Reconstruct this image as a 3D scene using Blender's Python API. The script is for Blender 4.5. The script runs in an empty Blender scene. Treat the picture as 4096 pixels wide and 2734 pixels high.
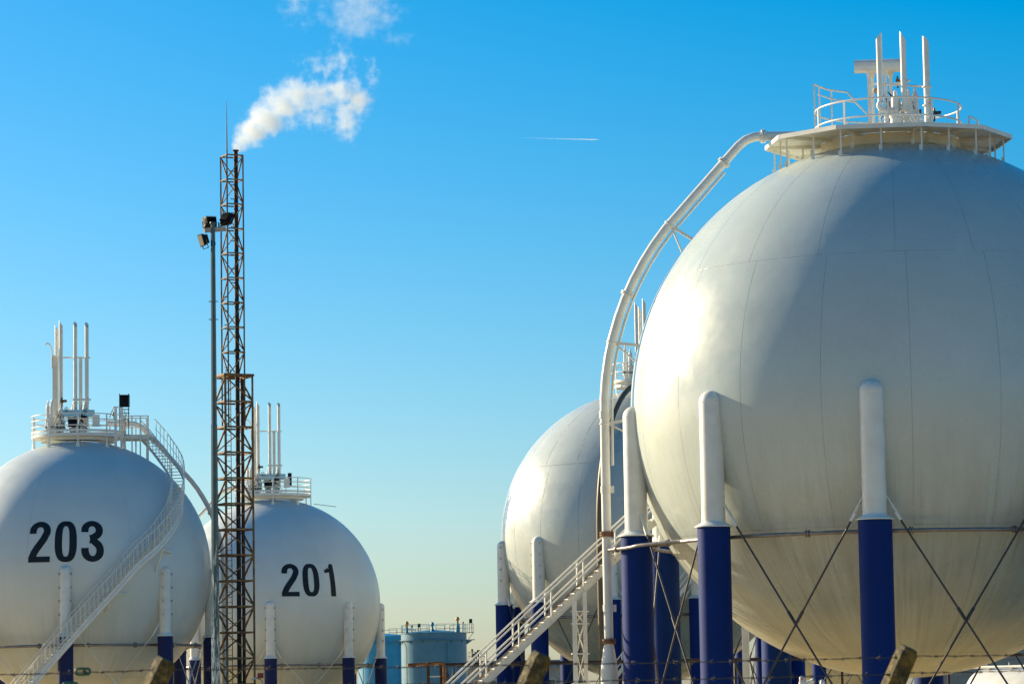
import bpy, math, random
from mathutils import Vector, Matrix
random.seed(7)
R_ = math.radians
SC = bpy.context.scene
COL = SC.collection

# ------------------------------------------------------------------ camera, sky, sun, exposure
W_PX, H_PX, F_PX = 4096.0, 2734.0, 13200.0          # photograph size and focal length in its pixels
PITCH, ROLL, EYE = R_(6.27), R_(-0.95), 1.7
CAM_M = (Matrix.Rotation(math.pi / 2 + PITCH, 3, 'X') @ Matrix.Rotation(ROLL, 3, 'Z'))
cam_d = bpy.data.cameras.new('camera')
cam_d.sensor_width = 36.0
cam_d.lens = 36.0 * F_PX / W_PX
cam_d.clip_start, cam_d.clip_end = 0.5, 60000
cam_d.dof.use_dof = True
cam_d.dof.focus_distance = 128
cam_d.dof.aperture_fstop = 9
cam = bpy.data.objects.new('camera', cam_d)
COL.objects.link(cam)
cam.matrix_world = Matrix.Translation((0, 0, EYE)) @ CAM_M.to_4x4()
SC.camera = cam

SUN_EL, SUN_BACK = R_(19.5), R_(35)                    # elevation; degrees beyond the left-hand side
sun_dir = Vector((-math.cos(SUN_BACK) * math.cos(SUN_EL), math.sin(SUN_BACK) * math.cos(SUN_EL), math.sin(SUN_EL)))
world = bpy.data.worlds.new('World')
SC.world = world
world.use_nodes = True
wn = world.node_tree
for n_ in list(wn.nodes):
    wn.nodes.remove(n_)
w_out = wn.nodes.new('ShaderNodeOutputWorld')
w_bg = wn.nodes.new('ShaderNodeBackground')
w_sky = wn.nodes.new('ShaderNodeTexSky')
w_sky.sky_type = 'NISHITA'
w_sky.sun_disc = False
w_sky.sun_elevation = SUN_EL
w_sky.sun_rotation = R_(360 - 55)
w_sky.altitude = 0
w_sky.air_density = 0.95
w_sky.dust_density = 1.0
w_sky.ozone_density = 4.7
w_hsv = wn.nodes.new('ShaderNodeHueSaturation')
w_hsv.inputs['Saturation'].default_value = 1.5
w_hsv.inputs['Hue'].default_value = 0.49
wn.links.new(w_sky.outputs[0], w_hsv.inputs['Color'])
wn.links.new(w_hsv.outputs[0], w_bg.inputs['Color'])
w_bg.inputs['Strength'].default_value = 0.086
wn.links.new(w_bg.outputs[0], w_out.inputs[0])

sun_d = bpy.data.lights.new('sun', 'SUN')
sun_d.energy = 5.0
sun_d.angle = R_(0.53)
sun_d.color = (1.0, 0.835, 0.55)
sun = bpy.data.objects.new('sun', sun_d)
COL.objects.link(sun)
sun.rotation_euler = sun_dir.to_track_quat('Z', 'Y').to_euler()

SC.view_settings.view_transform = 'Standard'
SC.view_settings.look = 'None'
SC.view_settings.gamma = 1.0
SC.view_settings.use_curve_mapping = False
SC.view_settings.exposure = 0.84
SC.cycles.use_denoising = True
SC.cycles.max_bounces = 10
SC.cycles.diffuse_bounces = 5
SC.cycles.volume_bounces = 10
SC.cycles.caustics_reflective = False
SC.cycles.caustics_refractive = False
SC.cycles.sample_clamp_indirect = 4.0
SC.cycles.volume_max_steps = 256


# ------------------------------------------------------------------ materials
def new_mat(name):
    m = bpy.data.materials.new(name)
    m.use_nodes = True
    nt = m.node_tree
    b = nt.nodes['Principled BSDF']
    return m, nt, b


def N(nt, typ, **kw):
    n = nt.nodes.new(typ)
    for k, v in kw.items():
        if k.startswith('i_'):
            n.inputs[k[2:].replace('_', ' ')].default_value = v
        else:
            setattr(n, k, v)
    return n


def ramp(nt, fac, stops):
    r = nt.nodes.new('ShaderNodeValToRGB')
    e = r.color_ramp.elements
    while len(e) < len(stops):
        e.new(0.5)
    for i, (p, c) in enumerate(stops):
        e[i].position = p
        e[i].color = (c[0], c[1], c[2], 1) if not isinstance(c, (int, float)) else (c, c, c, 1)
    nt.links.new(fac, r.inputs[0])
    return r.outputs[0]


def mix(nt, fac, a, b, mode='MIX'):
    m = nt.nodes.new('ShaderNodeMix')
    m.data_type = 'RGBA'
    m.blend_type = mode
    for sock, v in ((m.inputs[0], fac), (m.inputs[6], a), (m.inputs[7], b)):
        if isinstance(v, (int, float)):
            sock.default_value = v
        elif isinstance(v, tuple):
            sock.default_value = (v[0], v[1], v[2], 1)
        else:
            nt.links.new(v, sock)
    return m.outputs[2]


def noise(nt, vec, scale, detail=4, rough=0.55, dist=0.0):
    n = N(nt, 'ShaderNodeTexNoise')
    n.inputs['Scale'].default_value = scale
    n.inputs['Detail'].default_value = detail
    n.inputs['Roughness'].default_value = rough
    n.inputs['Distortion'].default_value = dist
    if vec is not None:
        nt.links.new(vec, n.inputs['Vector'])
    return n.outputs[0]


def position(nt):
    return N(nt, 'ShaderNodeNewGeometry').outputs['Position']


def plain(name, col, rough=0.45, metal=0.0, var=0.12, scale=3.0, spec=0.5):
    """paint or metal with soft blotches so that no surface is one flat colour"""
    m, nt, b = new_mat(name)
    f = noise(nt, position(nt), scale, 1)
    lo = tuple(c * (1 - var) for c in col)
    hi = tuple(min(1, c * (1 + var)) for c in col)
    nt.links.new(ramp(nt, f, [(0.3, lo), (0.7, hi)]), b.inputs['Base Color'])
    nt.links.new(ramp(nt, noise(nt, position(nt), scale * 1.3, 1), [(0.3, rough * 0.8), (0.7, min(1, rough * 1.25))]),
                 b.inputs['Roughness'])
    b.inputs['Metallic'].default_value = metal
    b.inputs['Specular IOR Level'].default_value = spec
    return m


def stained(name, col, stain, amount=0.5, rough=0.4, scale=1.5, zsquash=0.25, lo=0.5, hi=0.75, metal=0.0, bump=0.0):
    """paint with drips and patches of another colour, stretched down the wall"""
    m, nt, b = new_mat(name)
    mp = N(nt, 'ShaderNodeMapping')
    mp.inputs['Scale'].default_value = (1, 1, zsquash)
    nt.links.new(position(nt), mp.inputs['Vector'])
    f = noise(nt, mp.outputs[0], scale, 6, 0.6)
    k = ramp(nt, f, [(lo, 0.0), (hi, amount)])
    base = ramp(nt, noise(nt, position(nt), 0.9, 3), [(0.3, tuple(c * 0.9 for c in col)), (0.7, tuple(min(1, c * 1.08) for c in col))])
    nt.links.new(mix(nt, k, base, stain), b.inputs['Base Color'])
    b.inputs['Roughness'].default_value = rough
    b.inputs['Metallic'].default_value = metal
    if bump:
        bp = N(nt, 'ShaderNodeBump')
        bp.inputs['Strength'].default_value = bump
        bp.inputs['Distance'].default_value = 0.02
        nt.links.new(noise(nt, position(nt), scale * 8, 6, 0.65), bp.inputs['Height'])
        nt.links.new(bp.outputs[0], b.inputs['Normal'])
    return m


def tank_paint(name, centre, R, col, dirt, amount, rough=0.28):
    """glossy cream tank paint; rain streaks run down the meridians below the equator"""
    m, nt, b = new_mat(name)
    pos = position(nt)
    sub = N(nt, 'ShaderNodeVectorMath', operation='SUBTRACT')
    nt.links.new(pos, sub.inputs[0])
    sub.inputs[1].default_value = centre
    sep = N(nt, 'ShaderNodeSeparateXYZ')
    nt.links.new(sub.outputs[0], sep.inputs[0])
    at = N(nt, 'ShaderNodeMath', operation='ARCTAN2')
    nt.links.new(sep.outputs[0], at.inputs[0])
    nt.links.new(sep.outputs[1], at.inputs[1])
    zn = N(nt, 'ShaderNodeMath', operation='DIVIDE')
    nt.links.new(sep.outputs[2], zn.inputs[0])
    zn.inputs[1].default_value = R
    cmb = N(nt, 'ShaderNodeCombineXYZ')
    nt.links.new(at.outputs[0], cmb.inputs[0])
    nt.links.new(zn.outputs[0], cmb.inputs[1])

    def streaks(sx, sy, sc, lo, hi):
        mp = N(nt, 'ShaderNodeMapping')
        mp.inputs['Scale'].default_value = (sx, sy, 1)
        nt.links.new(cmb.outputs[0], mp.inputs['Vector'])
        return ramp(nt, noise(nt, mp.outputs[0], sc, 6, 0.65), [(lo, 0.0), (hi, 1.0)])
    s1 = streaks(R * 0.9, 0.8, 4.0, 0.47, 0.75)
    s2 = streaks(R * 0.35, 0.5, 3.0, 0.45, 0.8)
    s3 = streaks(R * 2.2, 0.9, 5.0, 0.52, 0.74)
    low = ramp(nt, zn.outputs[0], [(0.0, 0.0), (1.0, 1.0)])
    mr = N(nt, 'ShaderNodeMapRange')
    nt.links.new(zn.outputs[0], mr.inputs[0])
    for i, v in ((1, -0.05), (2, -0.62), (3, 0.0), (4, 1.0)):
        mr.inputs[i].default_value = v
    add = N(nt, 'ShaderNodeMath', operation='MAXIMUM')
    nt.links.new(s1, add.inputs[0])
    nt.links.new(s2, add.inputs[1])
    add2 = N(nt, 'ShaderNodeMath', operation='MAXIMUM')
    nt.links.new(add.outputs[0], add2.inputs[0])
    nt.links.new(s3, add2.inputs[1])
    mul = N(nt, 'ShaderNodeMath', operation='MULTIPLY')
    nt.links.new(add2.outputs[0], mul.inputs[0])
    nt.links.new(mr.outputs[0], mul.inputs[1])
    mul2 = N(nt, 'ShaderNodeMath', operation='MULTIPLY')
    nt.links.new(mul.outputs[0], mul2.inputs[0])
    mul2.inputs[1].default_value = amount
    blot = noise(nt, sub.outputs[0], 0.35, 5, 0.6)
    base = ramp(nt, blot, [(0.3, tuple(c * 0.94 for c in col)), (0.7, tuple(min(1, c * 1.04) for c in col))])
    nt.links.new(mix(nt, mul2.outputs[0], base, dirt), b.inputs['Base Color'])
    nt.links.new(ramp(nt, noise(nt, sub.outputs[0], 0.8, 4), [(0.3, rough * 0.8), (0.75, rough * 1.4)]), b.inputs['Roughness'])
    b.inputs['Specular IOR Level'].default_value = 0.55
    bp = N(nt, 'ShaderNodeBump')
    bp.inputs['Strength'].default_value = 0.35
    bp.inputs['Distance'].default_value = 0.06
    nt.links.new(noise(nt, sub.outputs[0], 0.55, 2, 0.5), bp.inputs['Height'])
    nt.links.new(bp.outputs[0], b.inputs['Normal'])
    return m


M = {}
M['white'] = plain('white_steel_paint', (0.74, 0.72, 0.66), 0.38, var=0.06, scale=2.0)
M['white_old'] = stained('weathered_white_paint', (0.72, 0.70, 0.64), (0.30, 0.18, 0.08), 0.55, 0.45, 2.2, 0.2, 0.58, 0.8)
M['deck'] = plain('pale_deck_steel', (0.66, 0.64, 0.57), 0.55, var=0.1, scale=3)
M['blue_sleeve'] = stained('royal_blue_fireproofing', (0.0006, 0.021, 0.15), (0.14, 0.22, 0.38), 0.4, 0.62, 2.0, 0.12, 0.72, 0.88, bump=0.25)
M['slate_sleeve'] = stained('slate_blue_fireproofing', (0.016, 0.024, 0.10), (0.08, 0.09, 0.15), 0.4, 0.55, 1.6, 0.2, 0.6, 0.85, bump=0.25)
for k_ in ('blue_sleeve', 'slate_sleeve'):
    M[k_].node_tree.nodes['Principled BSDF'].inputs['Specular IOR Level'].default_value = 0.15
M['dark_steel'] = plain('dark_steel', (0.035, 0.037, 0.045), 0.45, var=0.3, scale=6)
M['ring'] = plain('galvanised_ring_pipe', (0.23, 0.21, 0.20), 0.35, metal=0.5, var=0.2)
M['brown'] = stained('brown_pipe_paint', (0.15, 0.105, 0.058), (0.24, 0.15, 0.07), 0.7, 0.5, 2, 0.4)
M['rust'] = stained('rusted_pipe', (0.10, 0.038, 0.016), (0.34, 0.16, 0.06), 0.9, 0.75, 3.0, 0.8, 0.42, 0.66, bump=0.4)
M['rust_dark'] = stained('dark_rusty_steel', (0.045, 0.020, 0.013), (0.16, 0.07, 0.03), 0.8, 0.75, 2.5, 0.3, 0.45, 0.7)
M['mast'] = stained('rusty_mast_steel', (0.115, 0.050, 0.018), (0.38, 0.22, 0.075), 0.9, 0.75, 3.0, 0.5, 0.42, 0.68)
M['stack'] = stained('sooty_stack_steel', (0.010, 0.007, 0.007), (0.07, 0.026, 0.012), 0.8, 0.7, 3.0, 0.12, 0.55, 0.75)
M['number'] = plain('black_number_paint', (0.006, 0.014, 0.024), 0.6, var=0.2, spec=0.25)
M['black'] = plain('black_housing', (0.008, 0.010, 0.013), 0.7, var=0.3, spec=0.15)
M['glass'] = plain('lamp_glass', (0.14, 0.15, 0.13), 0.08, var=0.05)
M['navy_frame'] = plain('navy_frame_paint', (0.02, 0.045, 0.09), 0.45)
M['yellow'] = plain('ochre_actuator', (0.42, 0.20, 0.015), 0.4, var=0.2)
M['red'] = plain('red_plastic', (0.40, 0.03, 0.02), 0.35)
M['brass'] = plain('brass_brown', (0.14, 0.10, 0.05), 0.45, metal=0.3, var=0.3)
M['cyan'] = stained('cyan_tank_paint', (0.015, 0.27, 0.50), (0.01, 0.16, 0.32), 0.5, 0.4, 0.4, 0.15, 0.5, 0.8)
M['cyan_rail'] = plain('cyan_rail_paint', (0.03, 0.22, 0.33), 0.45)
M['pale_tank'] = stained('pale_blue_tank_paint', (0.055, 0.19, 0.29), (0.04, 0.13, 0.19), 0.4, 0.4, 0.5, 0.12, 0.55, 0.85)
M['concrete'] = stained('grey_concrete', (0.34, 0.32, 0.28), (0.16, 0.14, 0.11), 0.6, 0.85, 0.8, 0.5, bump=0.4)
M['beige'] = stained('beige_render', (0.42, 0.37, 0.29), (0.25, 0.2, 0.15), 0.4, 0.85, 0.6, 0.3)
M['roof'] = plain('grey_roof', (0.20, 0.23, 0.25), 0.6)
M['beacon'] = plain('pink_beacon_lens', (0.62, 0.50, 0.45), 0.15, var=0.1, scale=30)


def pole_paint():
    m, nt, b = new_mat('flaking_teal_paint')
    pos = position(nt)
    mp = N(nt, 'ShaderNodeMapping')
    mp.inputs['Scale'].default_value = (1, 1, 0.14)
    nt.links.new(pos, mp.inputs['Vector'])
    f = noise(nt, mp.outputs[0], 11, 7, 0.7)
    sep = N(nt, 'ShaderNodeSeparateXYZ')
    nt.links.new(pos, sep.inputs[0])
    mr = N(nt, 'ShaderNodeMapRange')
    nt.links.new(sep.outputs[2], mr.inputs[0])
    for i, v in ((1, 11.0), (2, 3.0), (3, -0.16), (4, 0.05)):
        mr.inputs[i].default_value = v
    ad = N(nt, 'ShaderNodeMath', operation='ADD')
    nt.links.new(f, ad.inputs[0])
    nt.links.new(mr.outputs[0], ad.inputs[1])
    k = ramp(nt, ad.outputs[0], [(0.515, 0.0), (0.545, 1.0)])
    base = ramp(nt, noise(nt, pos, 2.5, 5), [(0.3, (0.030, 0.075, 0.095)), (0.7, (0.055, 0.125, 0.150))])
    nt.links.new(mix(nt, k, base, (0.44, 0.50, 0.50)), b.inputs['Base Color'])
    b.inputs['Roughness'].default_value = 0.5
    return m


M['pole'] = pole_paint()


def post_concrete():
    m, nt, b = new_mat('lichen_concrete')
    pos = position(nt)
    f = noise(nt, pos, 22, 8, 0.65)
    c1 = ramp(nt, f, [(0.30, (0.014, 0.012, 0.006)), (0.5, (0.06, 0.048, 0.018)), (0.72, (0.26, 0.21, 0.10))])
    k = ramp(nt, noise(nt, pos, 9, 5, 0.6), [(0.5, 0.0), (0.66, 0.8)])
    nt.links.new(mix(nt, k, c1, (0.19, 0.12, 0.010)), b.inputs['Base Color'])
    b.inputs['Roughness'].default_value = 0.9
    bp = N(nt, 'ShaderNodeBump')
    bp.inputs['Strength'].default_value = 0.8
    bp.inputs['Distance'].default_value = 0.01
    nt.links.new(noise(nt, pos, 60, 8, 0.7), bp.inputs['Height'])
    nt.links.new(bp.outputs[0], b.inputs['Normal'])
    return m


M['post'] = post_concrete()
M['wire'] = plain('weathered_wire', (0.06, 0.06, 0.05), 0.5, metal=0.5)
M['green'] = plain('green_plastic', (0.02, 0.10, 0.05), 0.4)


def ground_mat():
    m, nt, b = new_mat('dry_gravel_ground')
    pos = position(nt)
    a = ramp(nt, noise(nt, pos, 0.02, 6), [(0.3, (0.58, 0.43, 0.20)), (0.7, (0.68, 0.51, 0.26))])
    g = ramp(nt, noise(nt, pos, 2.5, 8, 0.7), [(0.3, 0.75), (0.7, 1.1)])
    nt.links.new(mix(nt, 1.0, a, g, 'MULTIPLY'), b.inputs['Base Color'])
    b.inputs['Roughness'].default_value = 0.95
    return m


M['ground'] = ground_mat()


# ------------------------------------------------------------------ mesh building
class MB:
    def __init__(s):
        s.v, s.f, s.sm = [], [], []

    def add(s, verts, faces, smooth=False):
        o = len(s.v)
        s.v += [tuple(v) for v in verts]
        s.f += [tuple(i + o for i in f) for f in faces]
        s.sm += [smooth] * len(faces)
        return s

    def cyl(s, p0, p1, r0, r1=None, n=16, caps=True):
        r1 = r0 if r1 is None else r1
        p0, p1 = Vector(p0), Vector(p1)
        ax = (p1 - p0).normalized()
        u = ax.orthogonal().normalized()
        w = ax.cross(u)
        a = [p0 + (u * math.cos(2 * math.pi * i / n) + w * math.sin(2 * math.pi * i / n)) * r0 for i in range(n)]
        b = [p1 + (u * math.cos(2 * math.pi * i / n) + w * math.sin(2 * math.pi * i / n)) * r1 for i in range(n)]
        s.add(a + b, [(i, (i + 1) % n, n + (i + 1) % n, n + i) for i in range(n)], True)
        if caps:
            s.add(a, [tuple(reversed(range(n)))])
            s.add(b, [tuple(range(n))])
        return s

    def tube(s, path, r, n=14, caps=True, closed=False):
        P = [Vector(p) for p in path]
        rr = r if isinstance(r, (list, tuple)) else [r] * len(P)
        k = len(P)
        tans = []
        for i in range(k):
            if closed:
                tans.append((P[(i + 1) % k] - P[i - 1]).normalized())
            else:
                tans.append((P[min(i + 1, k - 1)] - P[max(i - 1, 0)]).normalized())
        u = tans[0].orthogonal().normalized()
        vs = []
        for i in range(k):
            u = (u - tans[i] * u.dot(tans[i])).normalized()
            w = tans[i].cross(u)
            vs += [P[i] + (u * math.cos(2 * math.pi * j / n) + w * math.sin(2 * math.pi * j / n)) * rr[i] for j in range(n)]
        fs = []
        for i in range(k if closed else k - 1):
            for j in range(n):
                a, b = i * n, ((i + 1) % k) * n
                fs.append((a + j, a + (j + 1) % n, b + (j + 1) % n, b + j))
        s.add(vs, fs, True)
        if caps and not closed:
            s.add(vs[:n], [tuple(reversed(range(n)))])
            s.add(vs[-n:], [tuple(range(n))])
        return s

    def bar(s, p0, p1, w, h, up=(0, 0, 1)):
        """rectangular bar: w sideways, h along up"""
        p0, p1, up = Vector(p0), Vector(p1), Vector(up)
        ax = (p1 - p0).normalized()
        side = ax.cross(up)
        if side.length < 1e-4:
            side = ax.cross(Vector((0, 1, 0)))
        side.normalize()
        u = side.cross(ax).normalized()
        q = []
        for p in (p0, p1):
            for a, b in ((-1, -1), (1, -1), (1, 1), (-1, 1)):
                q.append(p + side * (a * w / 2) + u * (b * h / 2))
        s.add(q, [(3, 2, 1, 0), (4, 5, 6, 7), (0, 1, 5, 4), (1, 2, 6, 5), (2, 3, 7, 6), (3, 0, 4, 7)])
        return s

    def box(s, c, size, rz=0.0):
        c = Vector(c)
        cs, sn = math.cos(rz), math.sin(rz)
        q = []
        for z in (-1, 1):
            for x, y in ((-1, -1), (1, -1), (1, 1), (-1, 1)):
                X, Y = x * size[0] / 2, y * size[1] / 2
                q.append(c + Vector((X * cs - Y * sn, X * sn + Y * cs, z * size[2] / 2)))
        s.add(q, [(3, 2, 1, 0), (4, 5, 6, 7), (0, 1, 5, 4), (1, 2, 6, 5), (2, 3, 7, 6), (3, 0, 4, 7)])
        return s

    def lathe(s, prof, c=(0, 0, 0), n=24, axis=(0, 0, 1), sharp=False):
        c = Vector(c)
        ax = Vector(axis).normalized()
        u = ax.orthogonal().normalized()
        w = ax.cross(u)

        def ringv(r, z):
            return [c + ax * z + (u * math.cos(2 * math.pi * i / n) + w * math.sin(2 * math.pi * i / n)) * r for i in range(n)]
        if sharp:
            for (r0, z0), (r1, z1) in zip(prof[:-1], prof[1:]):
                s.add(ringv(r0, z0) + ringv(r1, z1), [(i, (i + 1) % n, n + (i + 1) % n, n + i) for i in range(n)], True)
        else:
            vs = []
            for r, z in prof:
                vs += ringv(r, z)
            s.add(vs, [(k * n + i, k * n + (i + 1) % n, (k + 1) * n + (i + 1) % n, (k + 1) * n + i)
                       for k in range(len(prof) - 1) for i in range(n)], True)
        return s

    def prism(s, pts, off):
        """flat polygon pts (Vectors) thickened by the vector off"""
        off = Vector(off)
        a = [Vector(p) for p in pts]
        b = [p + off for p in a]
        n = len(a)
        s.add(a, [tuple(reversed(range(n)))])
        s.add(b, [tuple(range(n))])
        for i in range(n):
            j = (i + 1) % n
            s.add([a[i], a[j], b[j], b[i]], [(0, 1, 2, 3)])
        return s

    def mesh(s, name, mat):
        me = bpy.data.meshes.new(name)
        me.from_pydata(s.v, [], s.f)
        me.polygons.foreach_set('use_smooth', s.sm)
        me.materials.append(mat)
        me.update()
        return me

    def build(s, name, mat, parent=None):
        o = bpy.data.objects.new(name, s.mesh(name, mat))
        COL.objects.link(o)
        o.parent = parent
        return o


def empty(name, loc=(0, 0, 0), rz=0.0):
    o = bpy.data.objects.new(name, None)
    COL.objects.link(o)
    o.location = loc
    o.rotation_euler = (0, 0, rz)
    o.empty_display_size = 0.5
    return o


def tag(o, label=None, cat=None, group=None, kind=None):
    if label:
        o['label'] = label
    if cat:
        o['category'] = cat
    if group:
        o['group'] = group
    if kind:
        o['kind'] = kind
    return o


CACHE = {}


def unit(shape, mat, n=10):
    key = (shape, mat.name, n)
    if key not in CACHE:
        b = MB()
        if shape == 'cyl':
            b.cyl((0, 0, 0), (0, 0, 1), 1, 1, n)
        else:
            b.box((0, 0, 0.5), (1, 1, 1))
        CACHE[key] = b.mesh(shape, mat)
    return CACHE[key]


def frame_mat(p0, p1, sx, sy, up=(0, 0, 1)):
    p0, p1 = Vector(p0), Vector(p1)
    ax = p1 - p0
    L = ax.length
    ax.normalize()
    side = ax.cross(Vector(up))
    if side.length < 1e-4:
        side = ax.cross(Vector((0, 1, 0)))
    side.normalize()
    u = side.cross(ax)
    m = Matrix((side * sx, u * sy, ax * L)).transposed().to_4x4()
    m.translation = p0
    return m


def rod(name, p0, p1, r, mat, parent, n=10):
    o = bpy.data.objects.new(name, unit('cyl', mat, n))
    COL.objects.link(o)
    o.parent = parent
    o.matrix_local = frame_mat(p0, p1, r, r)
    return o


def beam(name, p0, p1, w, h, mat, parent, up=(0, 0, 1)):
    o = bpy.data.objects.new(name, unit('box', mat))
    COL.objects.link(o)
    o.parent = parent
    o.matrix_local = frame_mat(p0, p1, w, h, up)
    return o


# ------------------------------------------------------------------ places: pixel of the photograph + true depth -> point
CAM_P = Vector((0, 0, EYE))


def ray(px, py):
    return CAM_M @ Vector(((px - W_PX / 2) / F_PX, -(py - H_PX / 2) / F_PX, -1.0))


def at(px, py, depth):
    return CAM_P + ray(px, py) * depth


class Frame:
    """a local frame standing on the ground: x to the right, -y towards the camera, z up"""

    def __init__(s, px, py, depth):
        p = at(px, py, depth)
        s.c = p.copy()
        s.root_loc = Vector((p.x, p.y, 0))
        s.phi = math.atan2(-p.x, p.y)
        s.inv = (Matrix.Translation(s.root_loc) @ Matrix.Rotation(s.phi, 4, 'Z')).inverted()
        s.o = s.inv @ CAM_P
        s.zc = p.z

    def loc(s, px, py, t=0.0):
        d = s.inv.to_3x3() @ ray(px, py)
        return s.o + d * ((t - s.o.y) / d.y)

    def hit(s, px, py, r):
        d = (s.inv.to_3x3() @ ray(px, py)).normalized()
        oc = s.o - Vector((0, 0, s.zc))
        b = oc.dot(d)
        disc = b * b - (oc.length_squared - r * r)
        return s.o + d * (-b - math.sqrt(max(disc, 0)))

    def root(s, name):
        return empty(name, s.root_loc, s.phi)


# ------------------------------------------------------------------ the ground
g = MB().add([(-9000, -400, 0), (9000, -400, 0), (9000, 15000, 0), (-9000, 15000, 0)], [(0, 1, 2, 3)])
tag(g.build('ground', M['ground']), kind='structure')


# ------------------------------------------------------------------ spherical tanks
def sph(R, az, lat, zc):
    """az 0 faces the camera, negative to its left (degrees)"""
    a, l = R_(az), R_(lat)
    return Vector((R * math.cos(l) * math.sin(a), -R * math.cos(l) * math.cos(a), zc + R * math.sin(l)))


def plate_mesh(name, R, lat0, lat1, width, mat, gap, nu=7, nv=None):
    """one curved shell plate centred on az 0 about the sphere's centre, with a short turned-in edge"""
    nv = nv or max(4, int(abs(lat1 - lat0) / 3))
    gl = math.degrees(gap / R) / 2
    verts, nor, faces = [], [], []

    def grid(latlist):
        return latlist
    lats = [lat0 - gl + (lat1 - lat0 + 2 * gl) * j / nv for j in range(nv + 1)]
    idx = []
    for j, la in enumerate(lats):
        ga = gl / max(0.2, math.cos(R_(la)))
        row = []
        for i in range(nu + 1):
            az = -width / 2 + ga + (width - 2 * ga) * i / nu
            p = sph(1, az, la, 0)
            row.append(len(verts))
            verts.append(p * R)
            nor.append(p)
        idx.append(row)
    for j in range(nv):
        for i in range(nu):
            faces.append((idx[j][i], idx[j][i + 1], idx[j + 1][i + 1], idx[j + 1][i]))
    if lat0 > lat1:
        faces = [tuple(reversed(f)) for f in faces]
    border = idx[0] + [r[-1] for r in idx[1:]] + list(reversed(idx[-1]))[1:] + [r[0] for r in reversed(idx[1:-1])]
    base = len(verts)
    k = len(border)
    for b_ in border:
        verts.append(verts[b_])
        nor.append(nor[b_])
    for b_ in border:
        verts.append(verts[b_] * ((R - 0.02) / R))
        nor.append(nor[b_])
    for i in range(k):
        j = (i + 1) % k
        faces.append((base + i, base + j, base + k + j, base + k + i))
    me = bpy.data.meshes.new(name)
    me.from_pydata([tuple(v) for v in verts], [], faces)
    me.polygons.foreach_set('use_smooth', [True] * len(faces))
    me.materials.append(mat)
    me.normals_split_custom_set_from_vertices([tuple(n) for n in nor])
    me.update()
    return me


def cap_mesh(name, R, lat, mat, sign, gap):
    b = MB()
    l0 = lat + math.degrees(gap / R) / 2
    nv, nu = 10, 60
    vs, fs = [], []
    for j in range(nv):
        la = l0 + (90 - l0) * j / nv
        for i in range(nu):
            p = sph(R, 360 * i / nu, la, 0)
            vs.append((p.x, p.y, p.z * sign))
    vs.append((0, 0, R * sign))
    for j in range(nv - 1):
        for i in range(nu):
            fs.append((j * nu + i, j * nu + (i + 1) % nu, (j + 1) * nu + (i + 1) % nu, (j + 1) * nu + i))
    for i in range(nu):
        fs.append(((nv - 1) * nu + i, (nv - 1) * nu + (i + 1) % nu, nv * nu))
    if sign < 0:
        fs = [tuple(reversed(f)) for f in fs]
    b.add(vs, fs, True)
    return b.mesh(name, mat)


def shell(root, R, zc, belts, cap_lat, mat, gap):
    b = MB()
    nu, nv = 72, 36
    vs = [(0, 0, zc + R - 0.007)]
    for j in range(1, nv):
        for i in range(nu):
            vs.append(sph(R - 0.007, 360 * i / nu, 90 - 180 * j / nv, zc))
    vs.append((0, 0, zc - R + 0.007))
    fs = [(0, 1 + (i + 1) % nu, 1 + i) for i in range(nu)]
    fs = [tuple(reversed(f)) for f in fs]
    for j in range(nv - 2):
        for i in range(nu):
            a, c = 1 + j * nu, 1 + (j + 1) * nu
            fs.append((a + i, c + i, c + (i + 1) % nu, a + (i + 1) % nu))
    e = len(vs) - 1
    fs += [(1 + (nv - 2) * nu + i, e, 1 + (nv - 2) * nu + (i + 1) % nu) for i in range(nu)]
    b.add(vs, fs, True)
    b.build('inner_shell', mat, root)
    for lat0, lat1, n, off in belts:
        me = plate_mesh('plate', R, lat0, lat1, 360 / n, mat, gap)
        for k in range(n):
            o = bpy.data.objects.new('plate', me)
            COL.objects.link(o)
            o.parent = root
            o.location = (0, 0, zc)
            o.rotation_euler = (0, 0, R_(off + 360 / n * (k + 0.5)))
    for sgn in (1, -1):
        o = bpy.data.objects.new('crown_plate', cap_mesh('crown_plate', R, cap_lat, mat, sgn, gap))
        COL.objects.link(o)
        o.parent = root
        o.location = (0, 0, zc)


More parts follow.
